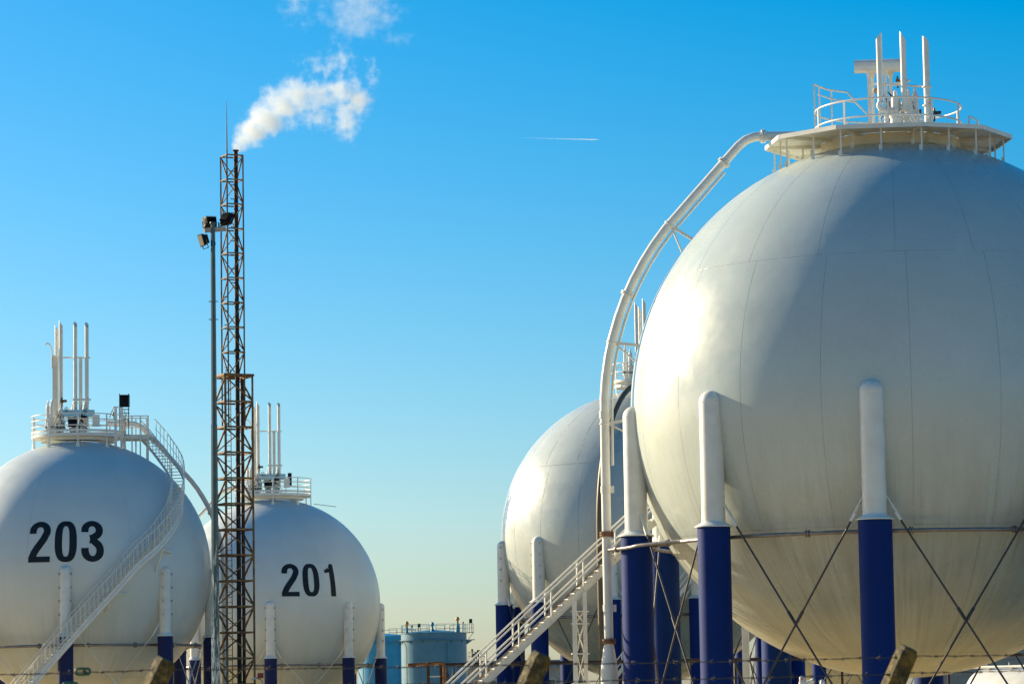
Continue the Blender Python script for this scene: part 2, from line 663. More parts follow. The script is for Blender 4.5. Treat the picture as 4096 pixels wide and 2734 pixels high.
def columns(root, R, zc, angs, r_up, r_sl, z_top, z_col, sleeve, rc, brackets=False, brace_r=0.035, z_gus=None, flare=0.09):
    gus = z_gus if z_gus is not None else z_col + 0.45
    for a in angs:
        p = Vector((rc * math.sin(R_(a)), -rc * math.cos(R_(a)), 0))
        prof = [(r_up, z_col), (r_up, z_top - r_up * 0.95)]
        prof += [(r_up * math.cos(t), z_top - r_up * 0.95 + r_up * 0.95 * math.sin(t)) for t in [math.pi / 2 * k / 6 for k in range(1, 6)]]
        prof.append((0.003, z_top))
        col = MB().lathe(prof, p, 28).build('column', M['white'], root)
        MB().lathe([(r_sl, 0), (r_sl, z_col - 0.02), (r_up, z_col - 0.02)], p, 32, sharp=True).build('fireproof_sleeve', sleeve, col)
        MB().lathe([(r_up, z_col + 0.2), (r_up + 0.03, z_col + 0.14), (r_sl + flare, z_col + 0.01), (r_sl + flare, z_col - 0.02), (r_up, z_col - 0.019)],
                   p, 32, sharp=True).build('collar', M['white'], col)
        # weld line round the shaft
        zz = z_col + (z_top - z_col) * 0.47
        MB().lathe([(r_up, zz - 0.012), (r_up + 0.008, zz), (r_up, zz + 0.012)], p, 28).build('weld_ring', M['white'], col)
        MB().lathe([(r_up, z_top - r_up - 0.02), (r_up + 0.01, z_top - r_up), (r_up, z_top - r_up + 0.02)], p, 28).build('weld_ring', M['white'], col)
        tang = Vector((math.cos(R_(a)), math.sin(R_(a)), 0))
        outw = Vector((math.sin(R_(a)), -math.cos(R_(a)), 0))
        for sgn in (-1, 1):
            sp_ = 360 / len(angs) / 2
            chord = Vector((math.cos(R_(a + sgn * sp_)), math.sin(R_(a + sgn * sp_)), 0)) * sgn
            g0 = p + chord * (r_up * 0.78) + Vector((0, 0, gus + 0.30))
            g1 = p + chord * (r_up + 0.36) + Vector((0, 0, gus - 0.42))
            MB().bar(g0, g1, 0.04, 0.13, chord.cross(Vector((0, 0, 1)))).bar(g0.lerp(g1, 0.55), g1, 0.09, 0.05, chord.cross(Vector((0, 0, 1)))).build('gusset', M['white'], col)
        if brackets:
            for k in range(4):
                z = z_top - 0.5 - k * 0.75
                for dz in (0, 0.07):
                    for sgn in (-1, 1):
                        c = p + tang * (sgn * r_up * 0.9) + outw * (r_up * 0.45)
                        beam('clip', c + Vector((0, 0, z + dz)), c + outw * 0.09 + tang * (sgn * 0.07) + Vector((0, 0, z + dz)), 0.03, 0.03, M['rust_dark'], col)
    n = len(angs)
    sp = 360 / n
    for a in angs:
        for (a0, a1) in ((a, a + sp), (a + sp, a)):
            p0 = Vector((rc * math.sin(R_(a0)), -rc * math.cos(R_(a0)), gus - 0.42))
            p1 = Vector((rc * math.sin(R_(a1)), -rc * math.cos(R_(a1)), 0.25))
            d = (p1 - p0)
            h = Vector((d.x, d.y, 0)).normalized()
            p0 = p0 + h * (r_up + 0.33)
            p1 = p1 - h * (r_sl * 0.9)
            br = MB().cyl(p0, p1, brace_r, brace_r, 8).build('brace_rod', M['dark_steel'] if brace_r > 0.03 else M['white_old'], root)
            m0 = p0.lerp(p1, 0.42)
            m1 = p0.lerp(p1, 0.48)
            rod('turnbuckle', m0, m1, brace_r * 1.7, M['dark_steel'] if brace_r > 0.03 else M['white_old'], br, 8)
            rod('rod_fork', p0 - (p1 - p0).normalized() * 0.05, p0.lerp(p1, 0.03), brace_r * 2.0, M['white'], br, 8)


def ring_pipe(root, rad, z, r, mat, n_fl=14, a_off=3.0):
    path = [(rad * math.sin(R_(a)), -rad * math.cos(R_(a)), z) for a in range(0, 360, 4)]
    o = MB().tube(path, r, 12, closed=True).build('spray_ring', mat, root)
    for k in range(n_fl):
        a = R_(a_off + 360 / n_fl * k)
        c = Vector((rad * math.sin(a), -rad * math.cos(a), z))
        t = Vector((math.cos(a), math.sin(a), 0))
        MB().cyl(c - t * 0.07, c - t * 0.012, r * 1.75, n=14).cyl(c + t * 0.012, c + t * 0.07, r * 1.75, n=14).build('flange', mat, o)
    return o


def flange_at(parent, c, ax, r, mat, thick=0.06, bolts=10):
    c, ax = Vector(c), Vector(ax).normalized()
    b = MB().cyl(c - ax * thick * 1.1, c - ax * 0.012, r, n=20).cyl(c + ax * 0.012, c + ax * thick * 1.1, r, n=20)
    u = ax.orthogonal().normalized()
    w = ax.cross(u)
    for k in range(bolts):
        t = 2 * math.pi * k / bolts
        q = c + (u * math.cos(t) + w * math.sin(t)) * (r * 0.86)
        b.cyl(q - ax * thick * 1.7, q + ax * thick * 1.7, r * 0.07, n=6)
    return b.build('flange', mat, parent)


def railing(parent, pts, h, mat, r=0.03, mids=(0.52,), post_every=None, drop=0.0, bar_rails=False, closed=False):
    """posts at pts (deck level points); top and mid rails follow them; sub-parts of parent"""
    pts = [Vector(p) for p in pts]
    for p in pts:
        beam('rail_post', p - Vector((0, 0, drop)), p + Vector((0, 0, h)), 0.06, 0.06, mat, parent)


def arc_rail(parent, rad, z, a0, a1, h, mat, n_post, levels=(0.5, 1.0), r=0.032, cx=0.0, cy=0.0, drop=0.0, foot=False, post_w=0.07):
    steps = max(6, int(abs(a1 - a0) / 5))

    def P(a, zz):
        return Vector((cx + rad * math.sin(R_(a)), cy - rad * math.cos(R_(a)), zz))
    full = abs(a1 - a0) >= 359.9
    for lv in levels:
        pth = [P(a0 + (a1 - a0) * i / steps, z + h * lv) for i in range(steps if full else steps + 1)]
        MB().tube(pth, r, 8, closed=full).build('guard_rail', mat, parent)
    for k in range(n_post + (0 if full else 1)):
        a = a0 + (a1 - a0) * k / n_post
        out = Vector((math.sin(R_(a)), -math.cos(R_(a)), 0))
        beam('rail_post', P(a, z - drop), P(a, z + h), post_w, post_w * 0.75, mat, parent, up=out)
        if foot:
            t = Vector((math.cos(R_(a)), math.sin(R_(a)), 0))
            q = P(a, z - drop)
            MB().prism([q - t * 0.04 + Vector((0, 0, 0.3)), q + t * 0.04 + Vector((0, 0, 0.3)), q + t * 0.14 - Vector((0, 0, 0.05)), q - t * 0.14 - Vector((0, 0, 0.05))],
                       out * 0.03).build('post_foot', mat, parent)


def vent(root, p, z0, z1, r, mat, cut=0.55, az=0.0, n=20, wall=True):
    """upright vent pipe with a slanted, open mouth"""
    p = Vector(p)
    b = MB()
    u, w = Vector((1, 0, 0)), Vector((0, 1, 0))
    ang = [2 * math.pi * i / n for i in range(n)]
    slope = cut / (2 * r)

    def top(t, rr):
        x, y = math.cos(t) * rr, math.sin(t) * rr
        d = x * math.cos(az) + y * math.sin(az)
        return Vector((p.x + x, p.y + y, z1 - (r + d) * slope))
    lo = [Vector((p.x + math.cos(t) * r, p.y + math.sin(t) * r, z0)) for t in ang]
    hi = [top(t, r) for t in ang]
    hi2 = [top(t, r * 0.86) for t in ang]
    inn = [v - Vector((0, 0, 0.8)) for v in hi2]
    b.add(lo + hi, [(i, (i + 1) % n, n + (i + 1) % n, n + i) for i in range(n)], True)
    b.add(hi + hi2, [(i, (i + 1) % n, n + (i + 1) % n, n + i) for i in range(n)])
    b.add(hi2 + inn, [(i, (i + 1) % n, n + (i + 1) % n, n + i) for i in range(n)], True)
    b.add(inn, [tuple(range(n))])
    return b.build('vent_stack', mat, root)


def relief_valve(root, p, h, r, mat, wheel=None):
    """stout spring-loaded valve: base flange, bowl, bonnet, cap"""
    p = Vector(p)
    prof = [(r * 1.5, 0), (r * 1.5, h * 0.04), (r * 0.8, h * 0.05), (r * 0.85, h * 0.15), (r * 1.35, h * 0.17), (r * 1.35, h * 0.22), (r * 1.1, h * 0.225),
            (r * 1.25, h * 0.33), (r * 1.2, h * 0.42), (r * 1.45, h * 0.43), (r * 1.45, h * 0.49), (r * 0.92, h * 0.5), (r * 0.88, h * 0.82),
            (r * 0.75, h * 0.87), (r * 0.42, h * 0.88), (r * 0.42, h * 0.96), (r * 0.2, h), (0.003, h)]
    o = MB().lathe(prof, p, 20, sharp=True).build('relief_valve', mat, root)
    MB().lathe([(r * 1.5, 0), (r * 1.5, h * 0.03)], p + Vector((0, 0, h * 0.235)), 18, sharp=True).build('gasket_flange', M['dark_steel'], o)
    return o


def handwheel(root, p, axis, r, mat, name='handwheel'):
    p, ax = Vector(p), Vector(axis).normalized()
    u = ax.orthogonal().normalized()
    w = ax.cross(u)
    b = MB().tube([p + (u * math.cos(2 * math.pi * i / 20) + w * math.sin(2 * math.pi * i / 20)) * r for i in range(20)], r * 0.12, 8, closed=True)
    for k in range(5):
        t = 2 * math.pi * k / 5
        b.cyl(p, p + (u * math.cos(t) + w * math.sin(t)) * r, r * 0.08, n=6)
    b.cyl(p - ax * r * 0.5, p + ax * r * 0.15, r * 0.14, n=8)
    return b.build(name, mat, root)


def actuator(root, p, s, mat, mat2):
    """motor operator: box, side drum and top cap"""
    p = Vector(p)
    o = MB().box(p, (s * 0.5, s * 0.5, s * 0.5)).cyl(p + Vector((0.2 * s, 0, 0.05 * s)), p + Vector((0.85 * s, 0, 0.05 * s)), s * 0.22, n=14).build('actuator', mat, root)
    MB().cyl(p + Vector((0, 0, 0.25 * s)), p + Vector((0, 0, 0.7 * s)), s * 0.16, s * 0.13, 12).build('actuator_cap', mat2, o)
    MB().cyl(p - Vector((0, 0, 1.0 * s)), p - Vector((0, 0, 0.25 * s)), s * 0.12, n=10).build('yoke', mat, o)
    return o


def cables(root, p, s, k, seed):
    rnd = random.Random(seed)
    for i in range(k):
        a = Vector(p) + Vector((rnd.uniform(-.2, .2), rnd.uniform(-.2, .2), rnd.uniform(0, .3))) * s
        e = Vector(p) + Vector((rnd.uniform(-.6, .6), rnd.uniform(-.3, .3), -s))
        pts = []
        bow = Vector((rnd.uniform(-.35, .35), rnd.uniform(-.2, .2), 0)) * s
        for j in range(9):
            t = j / 8
            pts.append(a.lerp(e, t) + bow * math.sin(math.pi * t))
        MB().tube(pts, 0.016, 6).build('cable', M['black'], root)


# ---- number lettering laid on the shell
def ring_digit(n=44):
    out, inn = [], []
    for i in range(n):
        t = 2 * math.pi * i / n
        c, s = math.cos(t), math.sin(t)

        def se(a, b, e):
            return (a * math.copysign(abs(c) ** (2 / e), c), b * math.copysign(abs(s) ** (2 / e), s))
        out.append(se(0.265, 0.505, 2.7))
        inn.append(se(0.088, 0.375, 2.9))
    v = out + inn
    return v, [(i, (i + 1) % n, n + (i + 1) % n, n + i) for i in range(n)]


def strip(center, widths):
    L, Rr = [], []
    k = len(center)
    for i, (x, y) in enumerate(center):
        x0, y0 = center[max(i - 1, 0)]
        x1, y1 = center[min(i + 1, k - 1)]
        dx, dy = x1 - x0, y1 - y0
        d = math.hypot(dx, dy) or 1
        w = widths[i] / 2
        L.append((x - dy / d * w, y + dx / d * w))
        Rr.append((x + dy / d * w, y - dx / d * w))
    v = L + Rr
    return v, [(k + i, k + i + 1, i + 1, i) for i in range(k - 1)]


def digit(ch):
    out = []
    if ch == '0':
        out.append(ring_digit())
    elif ch == '2':
        c = []
        for t in range(178, -31, -11):
            a = R_(t)
            c.append((0.178 * math.cos(a), 0.262 + 0.172 * math.sin(a)))
        c += [(0.10, 0.06), (0.03, -0.04), (-0.05, -0.15), (-0.12, -0.26), (-0.165, -0.36), (-0.178, -0.44)]
        c.insert(0, (-0.178, 0.20))
        w = []
        for i, (x, y) in enumerate(c):
            w.append(0.174 if y < 0.34 else 0.174 - 0.032 * min(1, (y - 0.34) / 0.09))
        out.append(strip(c, w))
        out.append(strip([(-0.265 + 0.527 * i / 8, -0.431) for i in range(9)], [0.138] * 9))
    elif ch == '3':
        c = [(-0.178, 0.22)]
        for t in range(178, -62, -12):
            a = R_(t)
            c.append((0.176 * math.cos(a), 0.268 + 0.168 * math.sin(a)))
        c += [(0.02, 0.075), (-0.06, 0.062)]
        out.append(strip(c, [0.174 if y < 0.34 else 0.174 - 0.032 * min(1, (y - 0.34) / 0.09) for x, y in c]))
        c = [(-0.06, 0.03), (0.02, 0.015)]
        for t in range(62, -181, -12):
            a = R_(t)
            c.append((0.180 * math.cos(a), -0.232 + 0.205 * math.sin(a)))
        c.append((-0.182, -0.17))
        out.append(strip(c, [0.176 if y > -0.34 else 0.176 - 0.034 * min(1, (-0.34 - y) / 0.09) for x, y in c]))
    elif ch == '1':
        out.append(strip([(0.087, -0.5 + 0.9 * i / 14) for i in range(15)] + [(0.100, 0.44), (0.112, 0.5)], [0.174] * 15 + [0.146, 0.122]))
        out.append(strip([(-0.165 + 0.033 * i, 0.268 + (0, 0.001, 0.004, 0.012, 0.03, 0.06)[i]) for i in range(6)], [0.10, 0.10, 0.105, 0.115, 0.135, 0.17]))
    return out


def number(root, R, zc, text, centre, height, pitch):
    c = centre - Vector((0, 0, zc))
    lat0 = math.asin(c.z / c.length)
    az0 = math.atan2(c.x, -c.y)
    for i, ch in enumerate(text):
        off = (i - (len(text) - 1) / 2) * pitch * height
        b = MB()
        lay = 0.012
        for v, f in digit(ch):
            # subdivide faces a little by mapping every vertex to the sphere
            vs = []
            for x, y in v:
                u, w = off + x * height, y * height
                la = lat0 + w / R
                a = az0 + u / (R * math.cos(lat0))
                vs.append(sph(R + lay, math.degrees(a), math.degrees(la), zc))
            b.add(vs, f, False)
            lay += 0.004
        o = b.build('number_digit', M['number'], root)
        o['label'] = 'black painted numeral ' + ch + ' on the white shell'


# ---- risers
def catmull(pts, n=6):
    P = [Vector(p) for p in pts]
    P = [P[0] * 2 - P[1]] + P + [P[-1] * 2 - P[-2]]
    out = []
    for i in range(1, len(P) - 2):
        for k in range(n):
            t = k / n
            a, b, c, d = P[i - 1], P[i], P[i + 1], P[i + 2]
            out.append(0.5 * ((2 * b) + (c - a) * t + (2 * a - 5 * b + 4 * c - d) * t * t + (3 * b - a - 3 * c + d) * t ** 3))
    out.append(P[-2])
    return out


def riser(root, R, zc, az, r, mat, z_deck, k=1.1, top_in=2.6, z_base=0.0, hug=False, companion=True, base=True, brackets=True):
    """pipe that leaves the top platform, follows the shell at k*R and drops straight to the ground"""
    dirv = Vector((math.sin(R_(az)), -math.cos(R_(az)), 0))
    rad = R * k

    def P(h, z):
        return dirv * h + Vector((0, 0, z))
    zt = z_deck
    pts = [P(top_in, zt)]
    l0 = math.degrees(math.acos(min(1, (top_in + R * 0.24) / rad)))
    hx = top_in + R * 0.235
    pts += [P(hx - 0.5, zt), P(hx - 0.2, zt - 0.02), P(hx + 0.12, zt - 0.14), P(hx + 0.4, zt - 0.36)]
    la1 = 39
    e = P(rad * math.cos(R_(la1)), zc + rad * math.sin(R_(la1)))
    st = pts[-1]
    for t in (0.25, 0.5, 0.75):
        pts.append(st.lerp(e, t))
    for la in range(la1, -1, -4):
        pts.append(P(rad * math.cos(R_(la)), zc + rad * math.sin(R_(la))))
    if hug:
        pts = [P(rad * math.cos(R_(la)), zc + rad * math.sin(R_(la))) for la in range(79, -1, -4)]
        hx = 3.0
    pts += [P(rad, zc - 0.2 * R), P(rad, zc - 0.6 * R)]
    if base:
        pts.append(P(rad, 4.05))
    else:
        pts.append(P(rad, z_base))
    o = MB().tube(pts, r, 18).build('riser_pipe', mat, root)
    if companion:
        cp = []
        for q in pts[5:-2]:
            d = (q - Vector((0, 0, zc))).normalized()
            cp.append(q - d * (r + 0.10))
        MB().tube(cp, 0.055, 8).build('companion_pipe', mat, o)
    if not hug:
        flange_at(o, P(hx - 0.55, zt), dirv, r * 1.5, mat)
    for la in (() if hug else (52, 24)):
        q = P(rad * math.cos(R_(la)), zc + rad * math.sin(R_(la))) if la < la1 else st.lerp(e, 0.2)
        d = Vector((0, 0, zc)) - q
        t = dirv.cross(Vector((0, 1, 0)))
        tan = (P(rad * math.cos(R_(la - 2)), zc + rad * math.sin(R_(la - 2))) - P(rad * math.cos(R_(la)), zc + rad * math.sin(R_(la)))) if la < la1 else e - st
        flange_at(o, q, tan, r * 1.42, mat, 0.05)
    if brackets:
        for la in (40, 14, -2):
            q = P(rad * math.cos(R_(la)), zc + rad * math.sin(R_(la)))
            d = (q - Vector((0, 0, zc))).normalized()
            tn = Vector((-d.z * dirv.x, -d.z * dirv.y, math.hypot(d.x, d.y)))
            tn = tn.normalized()
            hit = Vector((0, 0, zc)) + d * (R - 0.02)
            br = MB().bar(q - d * r * 0.6, hit + tn * 0.12, 0.12, 0.10).bar(q - d * r * 0.6, hit - tn * 0.5, 0.12, 0.06)
            br.tube([q + d.cross(tn) * (r + 0.012) * math.cos(x) + d * (r + 0.012) * math.sin(x) for x in [2 * math.pi * i / 16 for i in range(16)]], 0.025, 6, closed=True)
            br.build('bracket', mat, o)
    if base:
        p = P(rad, 0)
        MB().lathe([(r * 1.85, 0.3), (r * 1.85, 2.95), (r * 1.75, 3.1), (r * 1.16, 3.75), (r * 1.08, 3.85), (r * 1.08, 4.05)], p, 24).build('reducer', M['white_old'], o)
        MB().lathe([(r * 2.1, 0.3), (r * 2.1, 0.0)], p, 20).build('footing', M['concrete'], o)
        flange_at(o, P(rad, 3.98), (0, 0, 1), r * 1.5, M['rust'], 0.07, 14)
        flange_at(o, P(rad, 7.95), (0, 0, 1), r * 1.5, M['rust'], 0.07, 14)
        for z in (5.2, 9.6, 12.4):
            MB().lathe([(r + 0.02, z - 0.13), (r + 0.02, z + 0.13)], p, 20).box(p + Vector((r + 0.06, 0, z)), (0.14, 0.05, 0.26)).build('clamp', mat, o)
    return o


# ------------------------------------------------------------------ TANK 1: the big one at the right
big = Frame(3593, 1635, F_PX * 10 / 1070)
RB, ZB = 10.0, big.zc
BR = big.root('spherical_tank')
tag(BR, 'largest white spherical gas tank on royal blue columns, filling the right side', 'gas tank', 'spherical gas tanks')
paint_big = tank_paint('cream_tank_paint_near', tuple(big.c), RB, (0.475, 0.54, 0.53), (0.22, 0.145, 0.07), 0.55, 0.27)
shell(BR, RB, ZB, [(66, 28.5, 20, 0.4), (28.5, -28.5, 20, 2.7), (-28.5, -66, 20, 0.4)], 66, paint_big, 0.011)
columns(BR, RB, ZB, [-5.2 + 36 * k for k in range(10)], 0.42, 0.585, ZB + 0.18, ZB - 4.63, M['blue_sleeve'], RB - 0.02, z_gus=ZB - 4.0)
ring_pipe(BR, RB * 0.93, ZB - 5.0, 0.075, M['ring'], 16, 2.0)
rs = riser(BR, RB, ZB, -82, 0.175, M['white'], ZB + 10.38, 1.1, 3.0)
# feed pipe from the riser to the ring
fp = [Vector((11 * math.sin(R_(-82)), -11 * math.cos(R_(-82)), ZB - 5.1)), Vector((-9.9, -3.4, ZB - 5.1)), Vector((-9.4, -4.0, ZB - 5.05)), sph(1, 0, 0, 0) * 0 + Vector((RB * .93 * math.sin(R_(-58)), -RB * .93 * math.cos(R_(-58)), ZB - 5.0))]
fo = MB().tube(catmull(fp, 5), 0.065, 12).build('feed_pipe', M['ring'], BR)
flange_at(fo, fp[0].lerp(fp[1], 0.45), fp[1] - fp[0], 0.12, M['ring'])

ZD = ZB + 10.05                                    # deck level of the top platform
poly = [Vector((x, y, 0)) for x, y in ((-4.7, -0.15), (-4.11, -2.6), (-1.94, -4.3), (1.22, -4.25), (3.36, -3.2), (4.5, -0.8), (3.9, 2.0), (2.2, 3.9), (-0.4, 4.5), (-2.4, 3.8), (-3.6, 2.3))]
pa = [math.degrees(math.atan2(p.x, -p.y)) for p in poly]
inner = [Vector((2.55 * math.sin(R_(a)), -2.55 * math.cos(R_(a)), 0)) for a in pa]
plat = MB().lathe([(2.55, ZD - 0.01), (2.55, ZD - 0.42), (2.60, ZD - 0.42), (2.60, ZD - 0.01)], (0, 0, 0), 60, sharp=True).build('top_platform', M['white'], BR)
for i in range(len(pa)):
    j = (i + 1) % len(pa)
    da = (pa[j] - pa[i]) % 360
    arc = [Vector((2.60 * math.sin(R_(pa[i] + da * k / 5)), -2.60 * math.cos(R_(pa[i] + da * k / 5)), ZD)) for k in range(6)]
    q = [poly[i] + Vector((0, 0, ZD)), poly[j] + Vector((0, 0, ZD))] + list(reversed(arc))
    MB().prism(q, (0, 0, 0.03)).build('deck_plate', M['white'], plat)
    e0, e1 = poly[i] + Vector((0, 0, ZD - 0.05)), poly[j] + Vector((0, 0, ZD - 0.05))
    beam('edge_beam', e0, e1, 0.05, 0.16, M['white'], plat)
    beam('deck_beam', poly[i] * 0.99 + Vector((0, 0, ZD - 0.06)), inner[i] * 1.03 + Vector((0, 0, ZD - 0.06)), 0.06, 0.11, M['white'], plat)
    for (pt, f) in ((poly[i], 0.93), (poly[i], 0.70), (poly[i].lerp(poly[j], 0.5), 0.93)):
        s = pt * f
        zs = ZB + math.sqrt(max(0, RB * RB - s.x ** 2 - s.y ** 2)) - 0.03
        beam('strut', Vector((s.x, s.y, zs)), Vector((s.x, s.y, ZD - 0.01)), 0.06, 0.06, M['white'], plat)
        beam('strut_shoe', Vector((s.x - 0.062, s.y, zs)), Vector((s.x - 0.062, s.y, zs + 0.22)), 0.06, 0.06, M['white'], plat)
arc_rail(plat, 2.74, ZD + 0.03, 0, 360, 1.24, M['white'], 10, (0.48, 1.0), 0.035, cx=-0.05)
arc_rail(plat, 3.25, ZD + 0.03, 62, 150, 0.62, M['white'], 5, (1.0,), 0.035, cx=0.05)
gx = big.loc(3300, 480, -0.9)
MB().box((gx.x, -0.9, ZD + 0.17), (1.05, 0.6, 0.06)).box((gx.x, -1.15, ZD + 0.09), (1.05, 0.05, 0.1)).box((gx.x, -0.65, ZD + 0.09), (1.05, 0.05, 0.1)).build('step_grating', M['white'], plat)


def Z1(X, Y, t):
    return big.loc(3000 + 0.4666 * X, 80 + 0.4666 * Y, t)


rp = [Z1(548, 552, 0.9), Z1(640, 590, 1.6), Z1(735, 608, 2.1), Z1(835, 620, 2.4), Z1(905, 705, 2.4), Z1(1003, 805, 2.4)]
MB().tube(catmull(rp[:4], 3) + rp[4:], 0.035, 8).build('sloped_rail', M['white'], plat)
rp2 = [Z1(585, 640, 1.2), Z1(700, 680, 2.0), Z1(905, 705, 2.4)]
MB().tube(rp2, 0.03, 8).build('sloped_rail', M['white'], plat)
for X, Y0, t in ((548, 552, 0.9), (593, 580, 1.3), (697, 605, 2.0)):
    q = Z1(X, Y0, t)
    beam('rail_post', (q.x, q.y, ZD), q, 0.06, 0.06, M['white'], plat)

# vents on the crown
VL = Z1(1103, 105, -1.1)
v = vent(BR, (VL.x, -1.1, 0), Z1(1103, 700, -1.1).z, VL.z, 0.112, M['white'], 0.28, math.pi)
el = [Vector((VL.x, -1.1, Z1(1103, 702, -1.1).z)), Z1(1108, 735, -1.1), Z1(1128, 764, -1.1), Z1(1160, 778, -1.1), Z1(1215, 780, -1.05), Z1(1250, 780, -0.9)]
MB().tube(catmull(el, 4), 0.112, 16).build('elbow', M['white'], v)
flange_at(v, Z1(1200, 780, -1.06), (1, 0, 0), 0.17, M['white'])
VC = Z1(1306, 96, -1.0)
v = vent(BR, (VC.x, -1.0, 0), Z1(1312, 770, -1.0).z, VC.z, 0.112, M['white'], 0.36, 0.0)
MB().lathe([(0.125, 0), (0.125, 0.04)], (VC.x, -1.0, Z1(1308, 520, -1).z), 18).build('clamp', M['white'], v)
flange_at(v, (VC.x, -1.0, Z1(1312, 765, -1.0).z), (0, 0, 1), 0.18, M['white'])
VR = Z1(1503, 140, -2.1)
zb = ZB + math.sqrt(RB * RB - VR.x ** 2 - 2.1 ** 2) - 0.05
v = vent(BR, (VR.x, -2.1, 0), zb + 0.2, VR.z, 0.118, M['white'], 0.30, 0.6)
MB().lathe([(0.118, 0.5), (0.21, 0.34), (0.21, 0.28), (0.19, 0.25), (0.27, 0.04), (0.27, 0.0)], (VR.x, -2.1, zb), 20, sharp=True).build('reducer', M['white'], v)
for Y in (575, 735):
    MB().lathe([(0.12, 0.02), (0.19, 0.02), (0.19, -0.02), (0.12, -0.02)], (VR.x, -2.1, Z1(1510, Y, -2.1).z), 18, sharp=True).build('clamp', M['white'], v)
MB().tube([Z1(1030, 548, -0.9), Z1(1290, 556, -0.9), Z1(1545, 577, -1.7)], 0.04, 8).build('tie_bar', M['white'], BR)

# canopy over the instruments
ca = Z1(893, 400, 0.3)
cb = Z1(1333, 403, 0.3)
ztop = Z1(905, 346, 0.3).z
zlow = Z1(893, 447, 0.3).z
hh = ztop - zlow
prof = [(0.30 * math.cos(t), hh * math.sin(t) ** 0.8) for t in [math.pi * k / 12 for k in range(13)]]
pts = [Vector((ca.x, 0.3 + y, zlow + z)) for y, z in prof]
can = MB().prism(pts, (cb.x - ca.x, 0, 0)).build('canopy', M['white'], BR)
for X, t in ((1017, 0.08), (1160, 0.08), (1047, 0.55), (1203, 0.55)):
    q = Z1(X, 450, t)
    w = 0.06
    b = MB().prism([Vector((q.x - w, t, ZD)), Vector((q.x + w, t, ZD)), Vector((q.x + w, t, zlow - 0.22)), Vector((q.x + 0.14, t, zlow + 0.01)), Vector((q.x - 0.14, t, zlow + 0.01)), Vector((q.x - w, t, zlow - 0.22))], (0, 0.09, 0))
    b.lathe([(0.19, 0), (0.19, 0.03), (0.11, 0.2)], (q.x, t + 0.04, ZD + 0.03), 12)
    b.build('canopy_leg', M['white'], can)
# valves and instruments
for X, t, h, r in ((1250, -0.9, 1.85, 0.175), (1362, -0.4, 1.95, 0.175), (1420, 0.2, 2.2, 0.14), (1180, 0.9, 1.5, 0.15), (1310, 0.6, 1.7, 0.15)):
    q = Z1(X, 800, t)
    relief_valve(BR, (q.x, t, ZD), h, r, M['white'])
for X, Y, t, r in ((1150, 850, -1.6, 0.15), (1405, 845, -1.7, 0.14), (1445, 838, -1.5, 0.17)):
    handwheel(BR, Z1(X, Y, t), (0.35, -1, 0.15), r, M['white'])
actuator(BR, Z1(1265, 525, 0.1), 0.27, M['brass'], M['brass'])
actuator(BR, Z1(1580, 800, 0.8), 0.30, M['dark_steel'], M['yellow'])
lp = Z1(1220, 545, -0.2)
MB().bar(Z1(1222, 553, -0.2), Z1(1290, 537, -0.2), 0.12, 0.07).build('strip_light', M['white'], BR)
MB().cyl(Z1(1345, 522, -0.6), Z1(1375, 520, -0.6), 0.05, n=12).build('sensor', M['white'], BR)
MB().lathe([(0.003, 0.12), (0.09, 0.09), (0.12, 0), (0.09, -0.09), (0.003, -0.12)], Z1(1078, 605, 0.2), 16).build('gauge_drum', M['beige'], BR)
MB().box(Z1(1112, 830, 0.4), (0.12, 0.1, 0.5)).build('junction_box', M['white'], BR)
cables(BR, Z1(1170, 660, 0.1), 0.9, 5, 3)
cables(BR, Z1(1085, 770, -0.2), 0.45, 1, 5)
cables(BR, Z1(1580, 840, 0.6), 0.5, 3, 8)
for k, (X, Y) in enumerate(((1170, 680), (1190, 720), (1180, 760), (1275, 690), (1390, 720), (1460, 790), (1345, 860), (1200, 870))):
    b = MB().cyl(Z1(X, Y, -0.3), Z1(X, Y, -0.3) + Vector((0.0, -0.12, 0.05)), 0.05, n=10).cyl(Z1(X, Y, -0.3), Z1(X + 20, Y + 45, -0.25), 0.025, n=8)
    b.build('gauge', M['brass'] if k % 2 else M['dark_steel'], BR)
for X in (1250, 1362):
    q = Z1(X, 830, -0.8)
    MB().lathe([(0.22, 0), (0.22, 0.06), (0.15, 0.07), (0.17, 0.16), (0.24, 0.17), (0.24, 0.22)], (q.x, -0.9, ZD + 0.02), 18, sharp=True).build('isolating_valve', M['white_old'], BR)


